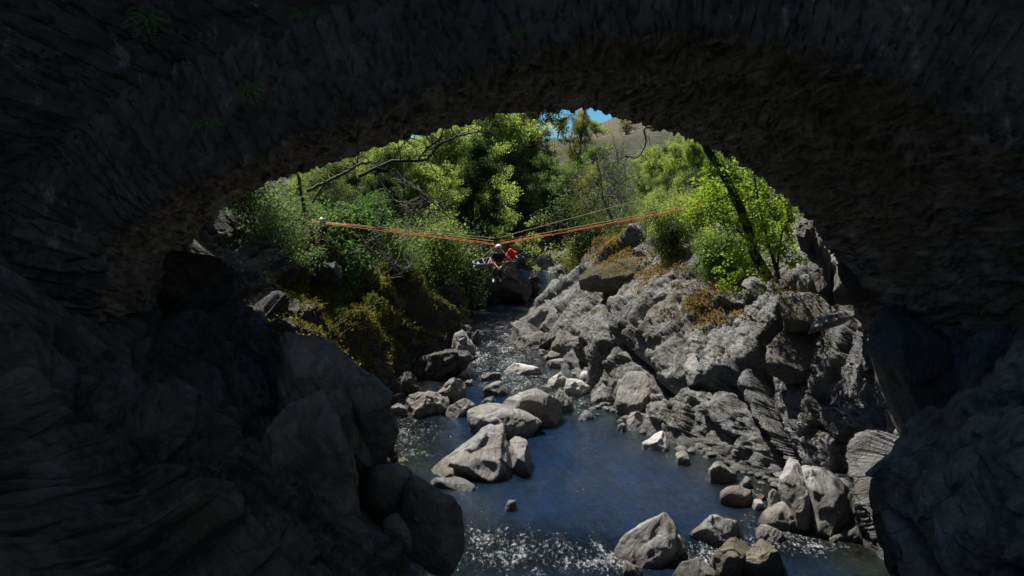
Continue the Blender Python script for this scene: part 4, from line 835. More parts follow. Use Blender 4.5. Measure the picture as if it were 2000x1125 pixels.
plant('mid1', -10.8, 23.5, 9.5, 'broadleaf_tree', 'tall unseen tree added on the left bank top to shade the rock below', T)  # added out of view behind the bridge to shade the left rocks
# shrubs on the banks
S_ = [('bush_p', 505, 22.5, 352, 'pale glossy-leaved shrub under the left haunch of the arch'), ('bush_m', 548, 25.5, 350, 'green shrub right of the pale glossy one at the left'), ('bush_p', 585, 27, 395, 'pale-leaved shrub left of the standing rescuer'),
 ('bush_b', 565, 24.4, 515, 'yellow-green shrub at the standing rescuer\'s feet'), ('bush_e', 680, 29.5, 398, 'emerald shrub right of the standing rescuer'),
 ('bush_m', 775, 34, 432, 'green shrub where branches droop over the ropes'), ('bush_o', 890, 54, 405, 'yellowish shrub behind the ropes left of the pulley'),
 ('bush_o', 850, 42, 415, 'olive shrub low on the left bank beyond the drooping twigs'), ('bush_m', 810, 38, 420, 'green shrub above the dark left cliff'), ('bush_d', 880, 43, 440, 'dark shrub hanging over the upper left cliff'),
 ('bush_d', 930, 60, 430, 'dark shrub behind the stretcher'), ('bush_m', 635, 22.0, 530, 'small leafy plant on the left cliff below the rescuer'),
 ('bush_d', 985, 92, 440, 'dark shrub above the pulley'), ('bush_m', 1055, 90, 420, 'green shrub behind the thin white rope'), ('bush_d', 1120, 80, 410, 'dark shrub at the base of the ridge behind the ropes'),
 ('bush_d', 1165, 56, 380, 'dark shrub midway along the right-hand ropes'), ('bush_b', 1275, 37, 372, 'bright shrub hanging below the right-hand tree'),
 ('bush_m', 1285, 33, 395, 'green shrub behind the orange rope near its right end'), ('bush_b', 1320, 31, 385, 'bright shrub just above the pale boulders on the right bank'), ('bush_b', 1355, 29, 372, 'bright shrub where the ropes vanish at the right'),
 ('bush_o', 1120, 66, 452, 'golden brush on the strata ridge'), ('bush_m', 1220, 50, 425, 'green clump drooping over the dark recess')]
for key, px, Y, pt, lab in S_:
    small = 'sprig' in lab or 'plant' in lab
    at(key, px, Y, pt, 'shrub', lab, B, wide=1.0 if not small else 0.9, h=0.9 if small else None)
for k in range(24):                                          # small ferns and cresses rooted in the left cliff
    px, py = rs_l.uniform(585, 860), rs_l.uniform(505, 690)
    Yb = bankY(px, py); x = X(px, Yb); z0 = drop(x, Yb)
    if z0 < 1.2 or abs(px - 632) < 22: continue
    plant(['bush_b', 'bush_m', 'bush_e', 'bush_o'][k % 4], x, Yb, rs_l.uniform(0.25, 0.5), 'cliff_plant', 'small leafy plant rooted in the mossy left cliff', 'plant', 'small plants on the left cliff', None, z0)
# background wood
rs = np.random.RandomState(77); keys = ['mid1', 'dark1', 'mid2', 'bright1', 'bright2', 'dark1', 'mid1', 'olive1']
cnt = 0
for row, (Y0, npx) in enumerate([(58, 13), (72, 16), (92, 18), (118, 20)]):
    for k in range(npx):
        px = 420 + (1540 - 420) * (k + rs.uniform(-0.3, 0.3)) / npx; Y = Y0 + rs.uniform(-5, 6)
        if Y0 < 60 and 1000 < px < 1260: continue
        x = X(px, Y); z0 = drop(x, Y)
        if z0 < 0.5: continue
        el_px = 235 if px < 980 else (300 if px < 1180 else 290)
        if 1130 < px < 1250: el_px = 330
        zt = P(px, el_px + rs.uniform(-12, 50), Y)[2]; h = np.clip(zt - z0, 3.5, 13)
        kk = keys[rs.randint(len(keys))]; ds = {'mid1': 'mid green', 'mid2': 'mid green', 'dark1': 'dark green', 'bright1': 'yellow-green', 'bright2': 'yellow-green', 'olive1': 'olive'}[kk] + ' tree ' + ['on the slope just beyond the gorge', 'in the middle rows of the wood behind the gorge', 'in the far rows of the wood behind the gorge', 'at the very back of the wood below the hill'][row]
        plant(kk, x, Y, h, 'broadleaf_tree', ds, T, ds.replace(' tree ', ' trees '), None, z0, max(0.8, 8.0 / h * 0.75)); cnt += 1
for k in range(46):                                          # undergrowth along the bank tops, between the told-apart plants
    side = k % 2; Y = rs.uniform(22, 62); px = rs.uniform(560, 880) if side == 0 else rs.uniform(1290, 1460)
    x = X(px, Y); z0 = drop(x, Y)
    if z0 < 3.2 or (side == 0 and px > 640 and Y < 36): continue
    plant(['bush_m', 'bush_d', 'bush_b', 'bush_m'][rs.randint(4)], x, Y, rs.uniform(1.3, 2.4), 'shrub', ('left' if side == 0 else 'right') + '-bank undergrowth bush among others of its kind along the bank top', B, 'undergrowth bushes on the ' + ('left' if side == 0 else 'right') + ' bank top', None, z0)

# the near leaning tree by the right foot of the arch
def custom_tree(name, label, stems, leafkey, nl, size, clump, lseed, bark='dark', twign=26, leafcent=None, cat='tree', rots=None):
    rs = np.random.RandomState(lseed); base = np.array(stems[0][0][0], float); e = empty(name, base); tag(e, label, cat)
    segs = []; tips = []
    for pts, r0, r1, tw in stems:
        p = spline(pts, 24); p[2:-1] += rs.normal(size=(21, 3)) * r0 * 0.18
        segs.append((p - base, np.linspace(r0, r1, 24), 0))
        for j in range(tw):
            i = rs.randint(8, 24); a = rs.uniform(0, 6.28); d = np.array([math.cos(a), math.sin(a) * 0.8, rs.uniform(-0.3, 0.6)]); L = rs.uniform(0.5, 1.3); q = [p[i]]
            for _ in range(5): d = d + rs.normal(size=3) * 0.35; d /= np.linalg.norm(d); q.append(q[-1] + d * L / 5)
            q = np.array(q); segs.append((q - base, np.linspace(r0 * 0.16 + 0.006, 0.004, 6), 2)); tips += [q[-1], q[3]]
    tv, tf = seg_mesh(segs); link('trunk', new_mesh('trunk', tv, tf), BK[bark], e)
    cen = list(tips)
    if leafcent is not None: cen += [np.array(c) for c in leafcent]
    if nl:
        cen = np.array(cen) - base; v, f, rn = leaves(cen, clump * rs.uniform(0.5, 1.3, len(cen)), nl, size, rs, 0.6, 0.1, 0.75)
        link('crown', new_mesh('crown', v, f, False, {'rnd': ('FACE', rn)}), LM[leafkey], e)
    return e
def PL(L, Y): return [P(a, b, Y + (c[0] if c else 0)) for a, b, *c in L]
rsc = np.random.RandomState(9)
lc = [P(rsc.normal(1400, 28), rsc.normal(400, 30), rsc.uniform(19, 21)) for _ in range(50)] + [P(rsc.normal(1455, 40), rsc.normal(470, 60), rsc.uniform(17.2, 18.0)) for _ in range(26)] + [P(rsc.uniform(1440, 1560), rsc.uniform(360, 520), rsc.uniform(18.9, 20.4)) for _ in range(55)] + [P(rsc.uniform(1400, 1520), rsc.uniform(490, 575), rsc.uniform(17.6, 18.6)) for _ in range(22)] + [P(rsc.uniform(1340, 1440), rsc.uniform(345, 380), rsc.uniform(20, 22)) for _ in range(14)]
custom_tree('sycamore_tree', 'leaning dark-trunked tree with fresh lime leaves by the right foot of the arch',
    [(PL([(1500, 545), (1478, 500), (1462, 450), (1440, 395), (1415, 345), (1380, 285), (1350, 240), (1330, 180)], 18.2), 0.15, 0.08, 26),
     (PL([(1500, 540), (1475, 490), (1430, 440), (1380, 420)], 18.5), 0.05, 0.02, 16)], 'lime', 7500, 0.085, 0.25, 31, leafcent=lc)
custom_tree('sapling', 'slim dark sapling right of the leaning tree, its stem nearly straight',
    [(PL([(1522, 545), (1505, 490), (1490, 430), (1478, 375), (1472, 320)], 17.6), 0.05, 0.02, 16)], 'lime', 2400, 0.085, 0.25, 32)
custom_tree('sapling', 'thin curving sapling nearest the edge of the arch',
    [(PL([(1515, 540), (1520, 505), (1527, 460), (1538, 415), (1536, 375)], 17.0), 0.032, 0.015, 12)], 'lime', 1300, 0.085, 0.22, 33)
# bare limbs
def limb(name, label, stems, bark, cat='branch'):
    base = np.array(stems[0][0][0], float); rs = np.random.RandomState(len(label)); L = []
    for pts, r0, r1, *tw in stems:
        p = spline(pts, 26); p[1:-1] += rs.normal(size=(24, 3)) * r0 * 0.25; L.append(tube(p - base, np.linspace(r0, r1, 26), 7))
        for j in range(tw[0] if tw else 0):
            i = rs.randint(5, 26); a = rs.uniform(0, 6.28); d = np.array([math.cos(a), 0.5 * math.sin(a), rs.uniform(-0.6, 0.8)]); q = [p[i]]
            for _ in range(6): d = d + rs.normal(size=3) * 0.4; d /= np.linalg.norm(d); q.append(q[-1] + d * rs.uniform(0.12, 0.26))
            L.append(tube(np.array(q) - base, np.linspace(r0 * 0.3 + 0.004, 0.004, 7), 4, False))
    v, f = joinvf(L); o = link(name, new_mesh(name, v, f), BK[bark], None, base); tag(o, label, cat); return o
custom_tree('ash_tree', 'dark-stemmed tree where the right-hand ropes are anchored, behind the leaning tree',
    [([(X(1470, 28), 28, drop(X(1470, 28), 28) - 0.3), *PL([(1462, 430), (1450, 380), (1430, 330), (1415, 250)], 28)], 0.14, 0.06, 22)], 'bright', 2600, 0.12, 0.35, 34)
custom_tree('ash_tree', 'shaded stem beside the standing rescuer holding the left rope anchor',
    [([(X(585, 26), 26, drop(X(585, 26), 26) - 0.3), *PL([(590, 470), (594, 425), (588, 370), (575, 310)], 26)], 0.10, 0.05, 10)], 'mid', 0, 0.12, 0.35, 35)
limb('branch', 'dark curved limb sweeping up across the bright trees at the left centre', [(PL([(700, 345), (770, 315), (830, 313), (850, 290), (880, 272), (925, 258), (960, 262)], 27), 0.075, 0.025, 22), (PL([(815, 313), (835, 290), (860, 268), (870, 240), (885, 215)], 27), 0.045, 0.02, 16), (PL([(765, 315), (785, 285), (800, 270), (840, 285), (850, 300)], 27.3), 0.03, 0.01, 14)], 'dark')
limb('branch', 'mossy pale-barked limb reaching right from under the left haunch', [(PL([(600, 372), (650, 350), (700, 322), (735, 318)], 25), 0.07, 0.03, 12), (PL([(610, 395), (640, 355), (690, 330), (700, 305)], 25.4), 0.05, 0.02, 14)], 'moss')
limb('branch', 'gnarled grey branch zigzagging down below the arch edge at the right', [(PL([(1275, 247), (1258, 252), (1262, 275), (1252, 300), (1240, 308), (1228, 306), (1215, 308), (1205, 320)], 24), 0.04, 0.02, 6), (PL([(1240, 308), (1225, 306), (1200, 312)], 24), 0.02, 0.01, 3)], 'grey')
limb('branch', 'tangle of dark drooping branches over the left cliff', [(PL([(770, 330), (790, 355), (830, 380), (850, 400)], 28), 0.05, 0.02, 26), (PL([(740, 350), (770, 390), (800, 400), (830, 430)], 28), 0.04, 0.015, 26), (PL([(700, 455), (725, 490), (750, 500), (790, 545)], 26.5), 0.04, 0.015, 20), (PL([(720, 440), (740, 480), (752, 530)], 26.2), 0.03, 0.015, 14)], 'grey')
rt = np.random.RandomState(3)
for cx, cy, lab in ((800, 455, 'pale dead twigs drooping across the left-hand ropes'), (790, 515, 'pale hooked twigs hanging below the left-hand ropes'), (725, 440, 'single pale hooked twig hanging near the left end of the ropes')):
    stl = []
    for k in range(6 if cx != 725 else 1):
        x, y = cx + rt.normal() * 16, cy - 20 + rt.normal() * 8
        stl.append((PL([(x, y), (x + rt.uniform(-8, 12), y + 15), (x + rt.uniform(-14, 8), y + 30), (x + rt.uniform(-24, -4), y + rt.uniform(34, 42))], 25.0 + rt.uniform(-.3, .3)), 0.018, 0.006))
    limb('dead_twigs', lab, stl, 'pale', 'twigs')
limb('twig', 'thin brown twig stranded on the rocks in the water at the bottom right', [(PL([(1514, 1063), (1535, 1054), (1552, 1048), (1570, 1044)], 14.0), 0.018, 0.008)], 'pale', 'twig')
# ferns and hanging grass on the bridge
def fern(px, py, s, lab):
    rs = np.random.RandomState(int(px)); b = np.array(P(px, py, YN - 0.12)); V = []; F = []; R = []
    for k in range(7):
        a = -2.6 + k * 0.75 + rs.uniform(-.2, .2); d = np.array([math.cos(a) * 0.9, -0.5, 0.15 + 0.4 * math.sin(a)]); L = s * rs.uniform(0.7, 1.1); q = np.zeros(3)
        for i in range(14):
            t = i / 13; q = q + d * L / 14; d = d + np.array([0, 0, -0.09]); w = 0.22 * L * math.sin(math.pi * min(1, t * 0.9 + 0.12)) * 0.9; sd = np.cross(d, [0, -1, 0.3]); sd /= np.linalg.norm(sd)
            for sg in (-1, 1):
                o = len(V) ; V += [q, q + sd * sg * w * 0.5 + d * L * 0.03, q + sd * sg * w + d * L * 0.02, q + sd * sg * w * 0.5 - d * L * 0.015]; F.append((o, o + 1, o + 2, o + 3)); R.append(rs.uniform())
    o = link('fern', new_mesh('fern', V, F, False, {'rnd': ('FACE', R)}), LM['emerald'], None, b); tag(o, lab, 'fern')
fern(487, 172, 0.38, 'green fern high on the left of the arch stones'); fern(415, 236, 0.30, 'small fern lower left on the arch stones'); fern(290, 35, 0.5, 'dim fern in the dark top left corner of the bridge'); fern(1012, 62, 0.25, 'tiny fern on the arch stones at top centre'); fern(590, 25, 0.3, 'faint fern at the top edge left of centre'); fern(668, 200, 0.2, 'tiny fern tuft just above the arch edge')
V = []; F = []; R = []; rg = np.random.RandomState(4)
for k in range(70):
    i = int(rg.choice([180, 230, 262, 300, 350, 420, 470]) + rg.normal() * 7); b = edgeN[i] + np.array([0, -0.03, 0.02]); n_ = rg.randint(3, 8)
    if rg.uniform() > 0.5: continue
    for j in range(n_):
        q = b + rg.normal(size=3) * np.array([0.08, 0.02, 0.01]); d = np.array([rg.normal() * 0.25, -0.25, -1.0]); L = rg.uniform(0.05, 0.2); o = len(V); sdw = np.array([0.006, 0, 0]); V += [q - sdw, q + sdw, q + d * L * 0.6 + sdw * 0.7, q + d * L]; F.append((o, o + 1, o + 2, o + 3)); R.append(rg.uniform())
tag(link('hanging_grass', new_mesh('hanging_grass', V, F, False, {'rnd': ('FACE', R)}), leaf_mat('dry_grass', (0.05, 0.045, 0.02), (0.13, 0.11, 0.05), 0.2, 0.9)), 'dry grass hanging along the near edge of the arch', 'grass', kind='stuff')
# ------------------------------------------------------------------ rescue ropes, stretcher and people
def v3(*a): return np.array(P(*a))
R_OR = simple('orange_rope', (0.85, 0.22, 0.05), 0.7); R_YE = simple('yellow_green_rope', (0.50, 0.42, 0.06), 0.7); R_GR = simple('grey_brown_rope', (0.38, 0.32, 0.29), 0.7)
def rope(lab, pts, mat, r=0.014, sag=0.0, name='rope'):
    pts = np.array(pts, float); n = 40
    if len(pts) == 2:
        t = np.linspace(0, 1, n)[:, None]; q = pts[0] * (1 - t) + pts[1] * t; q[:, 2] -= sag * 4 * (t * (1 - t))[:, 0]
    else: q = spline(pts, n)
    ph = np.arange(n) * 2.1; q = q + np.stack([0 * ph, np.sin(ph), np.cos(ph)], 1) * 0.004
    b = q[0].copy(); v, f = tube(q - b, r, 6); o = link(name, new_mesh(name, v, f), mat, None, b); tag(o, lab, 'rope', 'high-line ropes across the gorge'); return o
LA = v3(592, 430, 26); RA = v3(1452, 380, 27.6); PU = v3(969, 470, 26)
rope('upper orange rope running left from the pulley to the standing rescuer', [v3(967, 476, 26), v3(640, 435, 26), LA], R_OR, 0.016)
rope('lower orange rope of the left-hand bundle', [v3(966, 478, 26.06), v3(640, 438, 26.06), LA + [0, .05, -.05]], R_OR, 0.014)
rope('yellow-green rope of the left-hand bundle', [v3(967, 471, 25.95), v3(800, 452, 25.95), v3(640, 436, 25.95), LA], R_YE, 0.014)
rope('topmost grey-brown rope of the left-hand bundle', [v3(968, 465.5, 26.1), v3(800, 449, 26.1), v3(640, 434, 26.05), LA], R_GR, 0.012)
rope('yellow-green rope climbing right from the pulley', [v3(971, 471.5, 25.97), RA + [0, 0, 0.03]], R_YE, 0.016, 0.05)
rope('brightest orange rope climbing right from the pulley', [v3(971, 476, 26), RA + [0, 0, -0.06]], R_OR, 0.018, 0.05)
rope('lower orange-red rope climbing right beside the brightest one', [v3(971, 477.5, 26.08), RA + [0, 0.05, -0.10]], simple('red_orange_rope', (0.7, 0.11, 0.05), 0.7), 0.014, 0.06)
rope('thin white-grey rope climbing highest to the right', [v3(972, 465, 26), v3(1400, 350, 28.2), v3(1438, 340, 28.2)], R_GR, 0.014)
rope('slack yellow rope loop hanging by the standing rescuer', [v3(640, 449, 25.8), v3(648, 444, 25.8), v3(660, 440, 25.9), v3(665, 437, 26)], R_YE, 0.010)
# pulley carriage
pc = empty('pulley_carriage', PU); tag(pc, 'black twin pulley carriage riding on the ropes above the stretcher', 'pulley')
M_BLK = simple('black_metal', (0.02, 0.02, 0.022), 0.4, 0.5); M_ALU = simple('dull_steel_tube', (0.16, 0.165, 0.18), 0.5, 0.5)
def cyl(c, ax, r, h, n=20):
    c = np.array(c, float); a = np.array(ax, float); a /= np.linalg.norm(a); v, f = tube([c - a * h / 2, c + a * h / 2], r, n); return v, f
for dx in (-0.07, 0.07): link('wheel', new_mesh('wheel', *cyl((dx, 0, 0.02), (0, 1, 0), 0.05, 0.035)), M_ALU, pc)
link('side_plate', new_mesh('side_plate', *joinvf([boxvf(-0.13, 0.13, 0.025, 0.035, -0.06, 0.10), boxvf(-0.13, 0.13, -0.035, -0.025, -0.06, 0.10)]), False), M_BLK, pc)
link('rigging_ring', new_mesh('rigging_ring', *tube([(0.05 * math.cos(a), 0, -0.11 + 0.06 * math.sin(a)) for a in np.linspace(0, 6.283, 17)], 0.01, 6)), M_ALU, pc)
# stretcher: a basket on a tubular frame, its foot end to the left
A = v3(924, 517, 25.85); Bq = v3(1010, 507, 26.35); ax = (Bq - A); Ls = np.linalg.norm(ax); ax /= Ls
sdv = np.cross([0, 0, 1], ax); sdv = sdv / np.linalg.norm(sdv); upv = np.cross(ax, sdv); sdv, upv = sdv * math.cos(0.35) + upv * math.sin(0.35), upv * math.cos(0.35) - sdv * math.sin(0.35); mid = (A + Bq) / 2
st_ = empty('rescue_stretcher', mid); tag(st_, 'black and silver basket stretcher hanging under the pulley', 'stretcher')
def SP(u, s_, h): return ax * (u - 0.5) * Ls + sdv * s_ + upv * h
def outline(k, h, n=44):
    pts = []
    for t in np.linspace(0, 1, n):
        a = t * 2 * math.pi; c, s_ = math.cos(a), math.sin(a); u = 0.5 + 0.5 * np.sign(c) * abs(c) ** 0.45; wd = (0.20 + 0.11 * u) * k
        pts.append(SP(0.5 + (u - 0.5) * (0.97 if k < 1 else 1), np.sign(s_) * abs(s_) ** 0.6 * wd, h))
    return np.array(pts)
link('top_rail', new_mesh('top_rail', *tube(outline(1.0, 0.09), 0.017, 8)), M_ALU, st_); link('lower_rail', new_mesh('lower_rail', *tube(outline(0.8, -0.08), 0.012, 6)), M_ALU, st_)
rb = []
for u in np.linspace(0.08, 0.92, 8):
    wd = 0.20 + 0.11 * u; rb.append(tube([SP(u, -wd, 0.09), SP(u, -wd * 0.8, -0.08), SP(u, wd * 0.8, -0.08), SP(u, wd, 0.09)], 0.009, 6))
link('cross_ribs', new_mesh('cross_ribs', *joinvf(rb)), M_ALU, st_)
n1, n2 = 20, 9; vv = np.array([SP(u, (0.20 + 0.11 * u) * 0.93 * s_, -0.07 + 0.12 * abs(s_) ** 3) for u in np.linspace(0.02, 0.98, n1) for s_ in np.linspace(-1, 1, n2)])
shell = link('basket_shell', new_mesh('basket_shell', vv, grid_faces(n1, n2)), simple('black_plastic', (0.025, 0.026, 0.03), 0.5), st_); mo = shell.modifiers.new('thick', 'SOLIDIFY'); mo.thickness = 0.012
sb = []
for u in (0.25, 0.42, 0.58): sb.append(tube([SP(u, -0.24, 0.10), SP(u, -0.1, 0.03), SP(u, 0.1, 0.03), SP(u, 0.24, 0.10)], 0.022, 6))
for u in (0.3, 0.36): sb.append(tube([SP(u, -0.2, 0.06), SP(u + 0.1, 0.15, 0.06)], 0.02, 6))
link('strap', new_mesh('strap', *joinvf(sb)), simple('pale_webbing', (0.22, 0.19, 0.19), 0.8), st_)
link('rolled_pad', new_mesh('rolled_pad', *tube([SP(0.12, -0.1, 0.0), SP(0.12, 0.1, 0.0)], 0.055, 12)), simple('pale_pad', (0.16, 0.17, 0.19), 0.8), st_)
for u, s_ in ((0.2, -0.22), (0.2, 0.22), (0.85, -0.29), (0.85, 0.29)):
    link('bridle_line', new_mesh('bridle_line', *tube([SP(u, s_, 0.09), PU - mid + np.array([0, 0, -0.15])], 0.008, 5)), R_GR if s_ < 0 else R_YE, st_)
# red bag on the stretcher's head end
rbp = v3(997, 499, 26.2); bm = bmesh.new(); bmesh.ops.create_cube(bm, size=1.0); bmesh.ops.scale(bm, vec=(0.34, 0.24, 0.46), verts=bm.verts); bmesh.ops.bevel(bm, geom=bm.edges[:], offset=0.06, segments=4, affect='EDGES', profile=0.6)
bmesh.ops.subdivide_edges(bm, edges=[e for e in bm.edges if e.calc_length() > 0.12], cuts=4, use_grid_fill=True)
for v in bm.verts:
    q = np.array([[v.co.x, v.co.y, v.co.z]]); v.co += Vector((0.02 * float(vnoise(q * 9, 3)[0]), 0.02 * float(vnoise(q * 9, 4)[0]), 0.03 * float(vnoise(q * 7, 5)[0])))
bmesh.ops.rotate(bm, cent=(0, 0, 0), matrix=Matrix.Rotation(RAD(33), 3, 'Y'), verts=bm.verts)
bagr = empty('rescue_bag', rbp); tag(bagr, 'bright red bag propped on the head end of the stretcher', 'bag')
bme = bpy.data.meshes.new('body'); bm.to_mesh(bme); bm.free()
for p_ in bme.polygons: p_.use_smooth = True
link('body', bme, simple('red_nylon', (0.85, 0.02, 0.012), 0.5), bagr)
link('strap', new_mesh('strap', *tube([(-0.12, -0.125, 0.2), (-0.02, -0.135, 0.05), (0.09, -0.125, -0.15)], 0.015, 6)), M_BLK, bagr)

def skinned(name, chains, mat, parent, sub=2):
    """chains: list of [(point, radius), ...]; a first point equal to an earlier point joins onto it"""
    V = []; E = []; Rr = []; idx = {}
    for ch in chains:
        prev = None
        for p, r in ch:
            key = tuple(np.round(p, 4))
            if key not in idx: idx[key] = len(V); V.append(tuple(p)); Rr.append(r)
            i = idx[key]
            if prev is not None and prev != i: E.append((prev, i))
            prev = i
    me = bpy.data.meshes.new(name); me.from_pydata(V, E, []); o = bpy.data.objects.new(name, me); C.objects.link(o); o.parent = parent; me.materials.append(mat)
    m = o.modifiers.new('skin', 'SKIN'); m.use_smooth_shade = True
    for i, d in enumerate(me.skin_vertices[0].data): d.radius = (Rr[i] if not isinstance(Rr[i], tuple) else Rr[i][0], Rr[i] if not isinstance(Rr[i], tuple) else Rr[i][1]); d.use_root = (i == 0)
    s_ = o.modifiers.new('sub', 'SUBSURF'); s_.levels = sub; s_.render_levels = sub
    return o
M_SKIN = simple('skin', (0.42, 0.24, 0.17), 0.55); M_CLOTH = simple('black_clothing', (0.012, 0.013, 0.017), 0.85); M_TROU = simple('dark_trousers', (0.018, 0.020, 0.026), 0.85); M_HELM = simple('white_helmet', (0.62, 0.65, 0.72), 0.35); M_BOOT = simple('boot_leather', (0.05, 0.045, 0.04), 0.7)
M_HARN = simple('harness_webbing', (0.5, 0.33, 0.04), 0.7); M_GEAR = simple('grey_boot', (0.42, 0.41, 0.38), 0.7)
def person(label, base, J, face, boots=M_BOOT, fold=(0, -1, 0)):
    e = empty('person', base); tag(e, label, 'person'); J = {k: np.array(v, float) for k, v in J.items()}; f = np.array(face, float); f /= np.linalg.norm(f)
    ch = [[(J['pelvis'], 0.12), (J['belly'], 0.115), (J['chest'], 0.14), (J['neck'], 0.055), (J['head'] - [0, 0, 0.05], 0.075), (J['head'] + [0, 0, 0.05], 0.088)], [(J['head'] - [0, 0, 0.05], 0.075), (J['head'] - [0, 0, 0.03] + f * 0.095, 0.018)]]
    for s_ in 'LR':
        W_ = J['wrist' + s_]; dv = W_ - J['elbow' + s_]; dv /= np.linalg.norm(dv); sv_ = np.cross(dv, f); sv_ /= np.linalg.norm(sv_) + 1e-9; palm = W_ + dv * 0.075
        ch.append([(J['chest'], 0.14), (J['shoulder' + s_], 0.062), (J['elbow' + s_], 0.043), (W_, 0.028), (palm, 0.03)])
        for k in range(4):
            a = palm + sv_ * (k - 1.5) * 0.021 + dv * 0.03; L_ = (0.062, 0.072, 0.068, 0.052)[k]; ch.append([(palm, 0.03), (a, 0.009), (a + dv * L_ * 0.5 + f * 0.006, 0.0085), (a + dv * L_ * 0.85 - np.cross(dv, sv_) * 0.02, 0.007)])
        ch.append([(palm, 0.03), (palm + sv_ * -0.042 + dv * 0.0, 0.010), (palm + sv_ * -0.055 + dv * 0.035, 0.008)])
        ch.append([(J['pelvis'], 0.12), (J['hip' + s_], 0.088), (J['knee' + s_], 0.056), (J['ankle' + s_], 0.038), (J['toe' + s_], 0.032)])
    skinned('body', ch, M_SKIN, e)
    ch = [[(J['pelvis'] + [0, 0, 0.02], 0.14), (J['belly'], 0.138), (J['chest'], 0.165), (J['neck'] - [0, 0, 0.03], 0.075)]]
    for s_ in 'LR': ch.append([(J['chest'], 0.165), (J['shoulder' + s_], 0.078), (J['shoulder' + s_] * 0.25 + J['elbow' + s_] * 0.75, 0.058)])
    skinned('shirt', ch, M_CLOTH, e)
    ch = [[(J['pelvis'] - [0, 0, 0.01], 0.142), (J['pelvis'] + [0, 0, 0.07], 0.13)]]
    for s_ in 'LR': ch.append([(J['pelvis'] - [0, 0, 0.01], 0.142), (J['hip' + s_], 0.10), (J['knee' + s_], 0.070), (J['ankle' + s_] * 0.9 + J['knee' + s_] * 0.1, 0.054)])
    skinned('trousers', ch, M_TROU, e)
    for s_ in 'LR':
        a, t = J['ankle' + s_], J['toe' + s_]; skinned('boot', [[(a * 0.8 + J['knee' + s_] * 0.2, 0.048), (a, 0.05), (a * 0.4 + t * 0.6 - [0, 0, 0.01], 0.045), (t + (t - a) * 0.25, 0.036)]], boots, e)
    # helmet: shell with a short brim, chin strap; eyes
    bm = bmesh.new(); bmesh.ops.create_uvsphere(bm, u_segments=28, v_segments=18, radius=0.128)
    bmesh.ops.delete(bm, geom=[v for v in bm.verts if v.co.z < -0.035], context='VERTS')
    for v in bm.verts:
        v.co.z *= 0.95; v.co.y *= 1.08
        if v.co.z < 0.0: v.co.x *= 1.04; v.co.y *= 1.05
    me = bpy.data.meshes.new('helmet'); bm.to_mesh(me); bm.free()
    for p_ in me.polygons: p_.use_smooth = True
    h = link('helmet', me, M_HELM, e, tuple(J['head'] + [0, 0, 0.055])); sm = h.modifiers.new('t', 'SOLIDIFY'); sm.thickness = 0.012
    sdh = np.cross(f, [0, 0, 1]); sdh /= np.linalg.norm(sdh)
    link('headlamp', new_mesh('headlamp', *cyl(J['head'] + f * 0.14 + [0, 0, 0.09], f, 0.024, 0.03, 12)), M_BLK, h if False else e)
    link('chin_strap', new_mesh('chin_strap', *tube([J['head'] + sdh * 0.1 + [0, 0, 0.04], J['head'] + sdh * 0.085 - [0, 0, 0.06] + f * 0.02, J['head'] - [0, 0, 0.115] + f * 0.05, J['head'] - sdh * 0.085 - [0, 0, 0.06] + f * 0.02, J['head'] - sdh * 0.1 + [0, 0, 0.04]], 0.007, 5)), M_BLK, e)
    for k in (-1, 1): link('eye', new_mesh('eye', *cyl(J['head'] + f * 0.088 + sdh * 0.032 * k + [0, 0, 0.005], f, 0.010, 0.01, 8)), M_BLK, e)
    # sit harness
    lo = []
    for s_ in 'LR':
        c = J['hip' + s_] * 0.75 + J['knee' + s_] * 0.25; d = J['knee' + s_] - J['hip' + s_]; d /= np.linalg.norm(d); a = np.cross(d, [0.3, 0.2, 1]); a /= np.linalg.norm(a); b = np.cross(d, a)
        lo.append(tube([c + (a * math.cos(t) + b * math.sin(t)) * 0.108 for t in np.linspace(0, 6.283, 17)], 0.014, 5))
    c = J['pelvis'] + [0, 0, 0.08]; lo.append(tube([c + np.array([math.cos(t) * 0.155, math.sin(t) * 0.135, 0]) for t in np.linspace(0, 6.283, 21)], 0.016, 5))
    link('harness', new_mesh('harness', *joinvf(lo)), M_HARN, e)
    return e
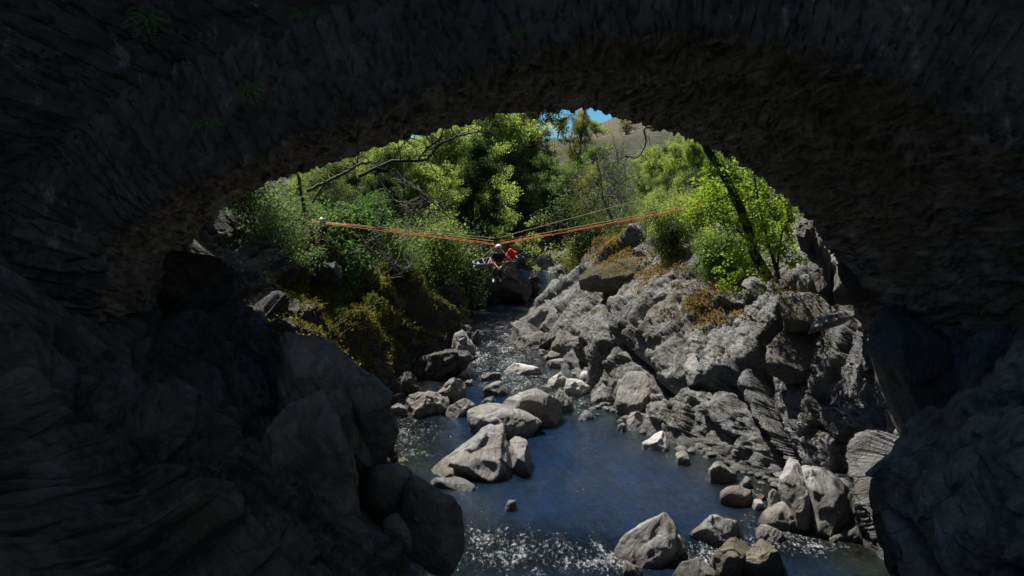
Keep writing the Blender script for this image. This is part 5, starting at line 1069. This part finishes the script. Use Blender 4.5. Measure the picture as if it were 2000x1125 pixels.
# the one hanging at the stretcher, seated in a harness, knees bent, hands together in front
hb = v3(974, 517, 25.5)
J = dict(pelvis=(0, 0, 0), belly=(0, -0.01, 0.15), chest=(0, -0.02, 0.33), neck=(0, -0.03, 0.49), head=(0.0, -0.06, 0.60),
 shoulderL=(-0.19, -0.02, 0.41), elbowL=(-0.24, -0.10, 0.14), wristL=(-0.06, -0.33, -0.05), shoulderR=(0.19, -0.02, 0.41), elbowR=(0.25, -0.10, 0.14), wristR=(0.10, -0.33, -0.05),
 hipL=(-0.10, -0.03, -0.05), kneeL=(-0.14, -0.36, -0.14), ankleL=(-0.17, -0.30, -0.52), toeL=(-0.19, -0.45, -0.60), hipR=(0.10, -0.03, -0.05), kneeR=(0.08, -0.36, -0.16), ankleR=(0.05, -0.27, -0.53), toeR=(0.07, -0.42, -0.57))
person('rescuer in black with a white helmet hanging seated beside the stretcher', hb, J, (0.1, -1, -0.35), M_GEAR)
rope('short lanyard from the pulley ring down to the hanging rescuer', [PU + [0, 0, -0.16], hb + [0, -0.14, 0.1]], R_OR, 0.010)
# the one standing on the left bank, right arm up on the rope, left arm down
sx, sy, sz = v3(632, 514, 26)
J = dict(pelvis=(0, 0, 0.93), belly=(0, 0, 1.07), chest=(0.01, -0.01, 1.27), neck=(0.01, -0.02, 1.45), head=(0.03, -0.04, 1.57),
 shoulderL=(-0.18, 0.02, 1.37), elbowL=(-0.27, -0.02, 1.10), wristL=(-0.20, -0.16, 0.92), shoulderR=(0.19, -0.02, 1.37), elbowR=(0.25, -0.08, 1.08), wristR=(0.24, -0.16, 0.86),
 hipL=(-0.10, 0, 0.88), kneeL=(-0.13, -0.04, 0.48), ankleL=(-0.14, 0.02, 0.09), toeL=(-0.17, -0.13, 0.04), hipR=(0.10, 0, 0.88), kneeR=(0.12, -0.06, 0.48), ankleR=(0.12, 0.0, 0.09), toeR=(0.16, -0.14, 0.04))
person('rescuer in dark clothes and white helmet standing on the left cliff', (sx, sy - 0.05, sz), J, (0.7, -0.8, -0.1))
rock('mossy ledge under the feet of the standing rescuer', Z0([(600, 520), (625, 511), (655, 512), (668, 528), (650, 560), (610, 560)]), mat=M_ROCK_L, Y=26.1, moss=0.3, rough=0.6, name='rock_ledge', cat='ledge')
cb = v3(611, 442, 26.1); cc = [tube([(0.05 * math.sin(t * 6.283) + 0.03 * k - 0.04, 0.02 * k, -0.45 + 0.45 * math.cos(t * 6.283)) for t in np.linspace(0, 1, 26)], 0.012, 5) for k in range(4)]
o = link('rope_coil', new_mesh('rope_coil', *joinvf(cc)), simple('rust_red_rope', (0.20, 0.06, 0.03), 0.8), None, cb); tag(o, 'rust-red rope coil hanging left of the standing rescuer', 'rope coil')
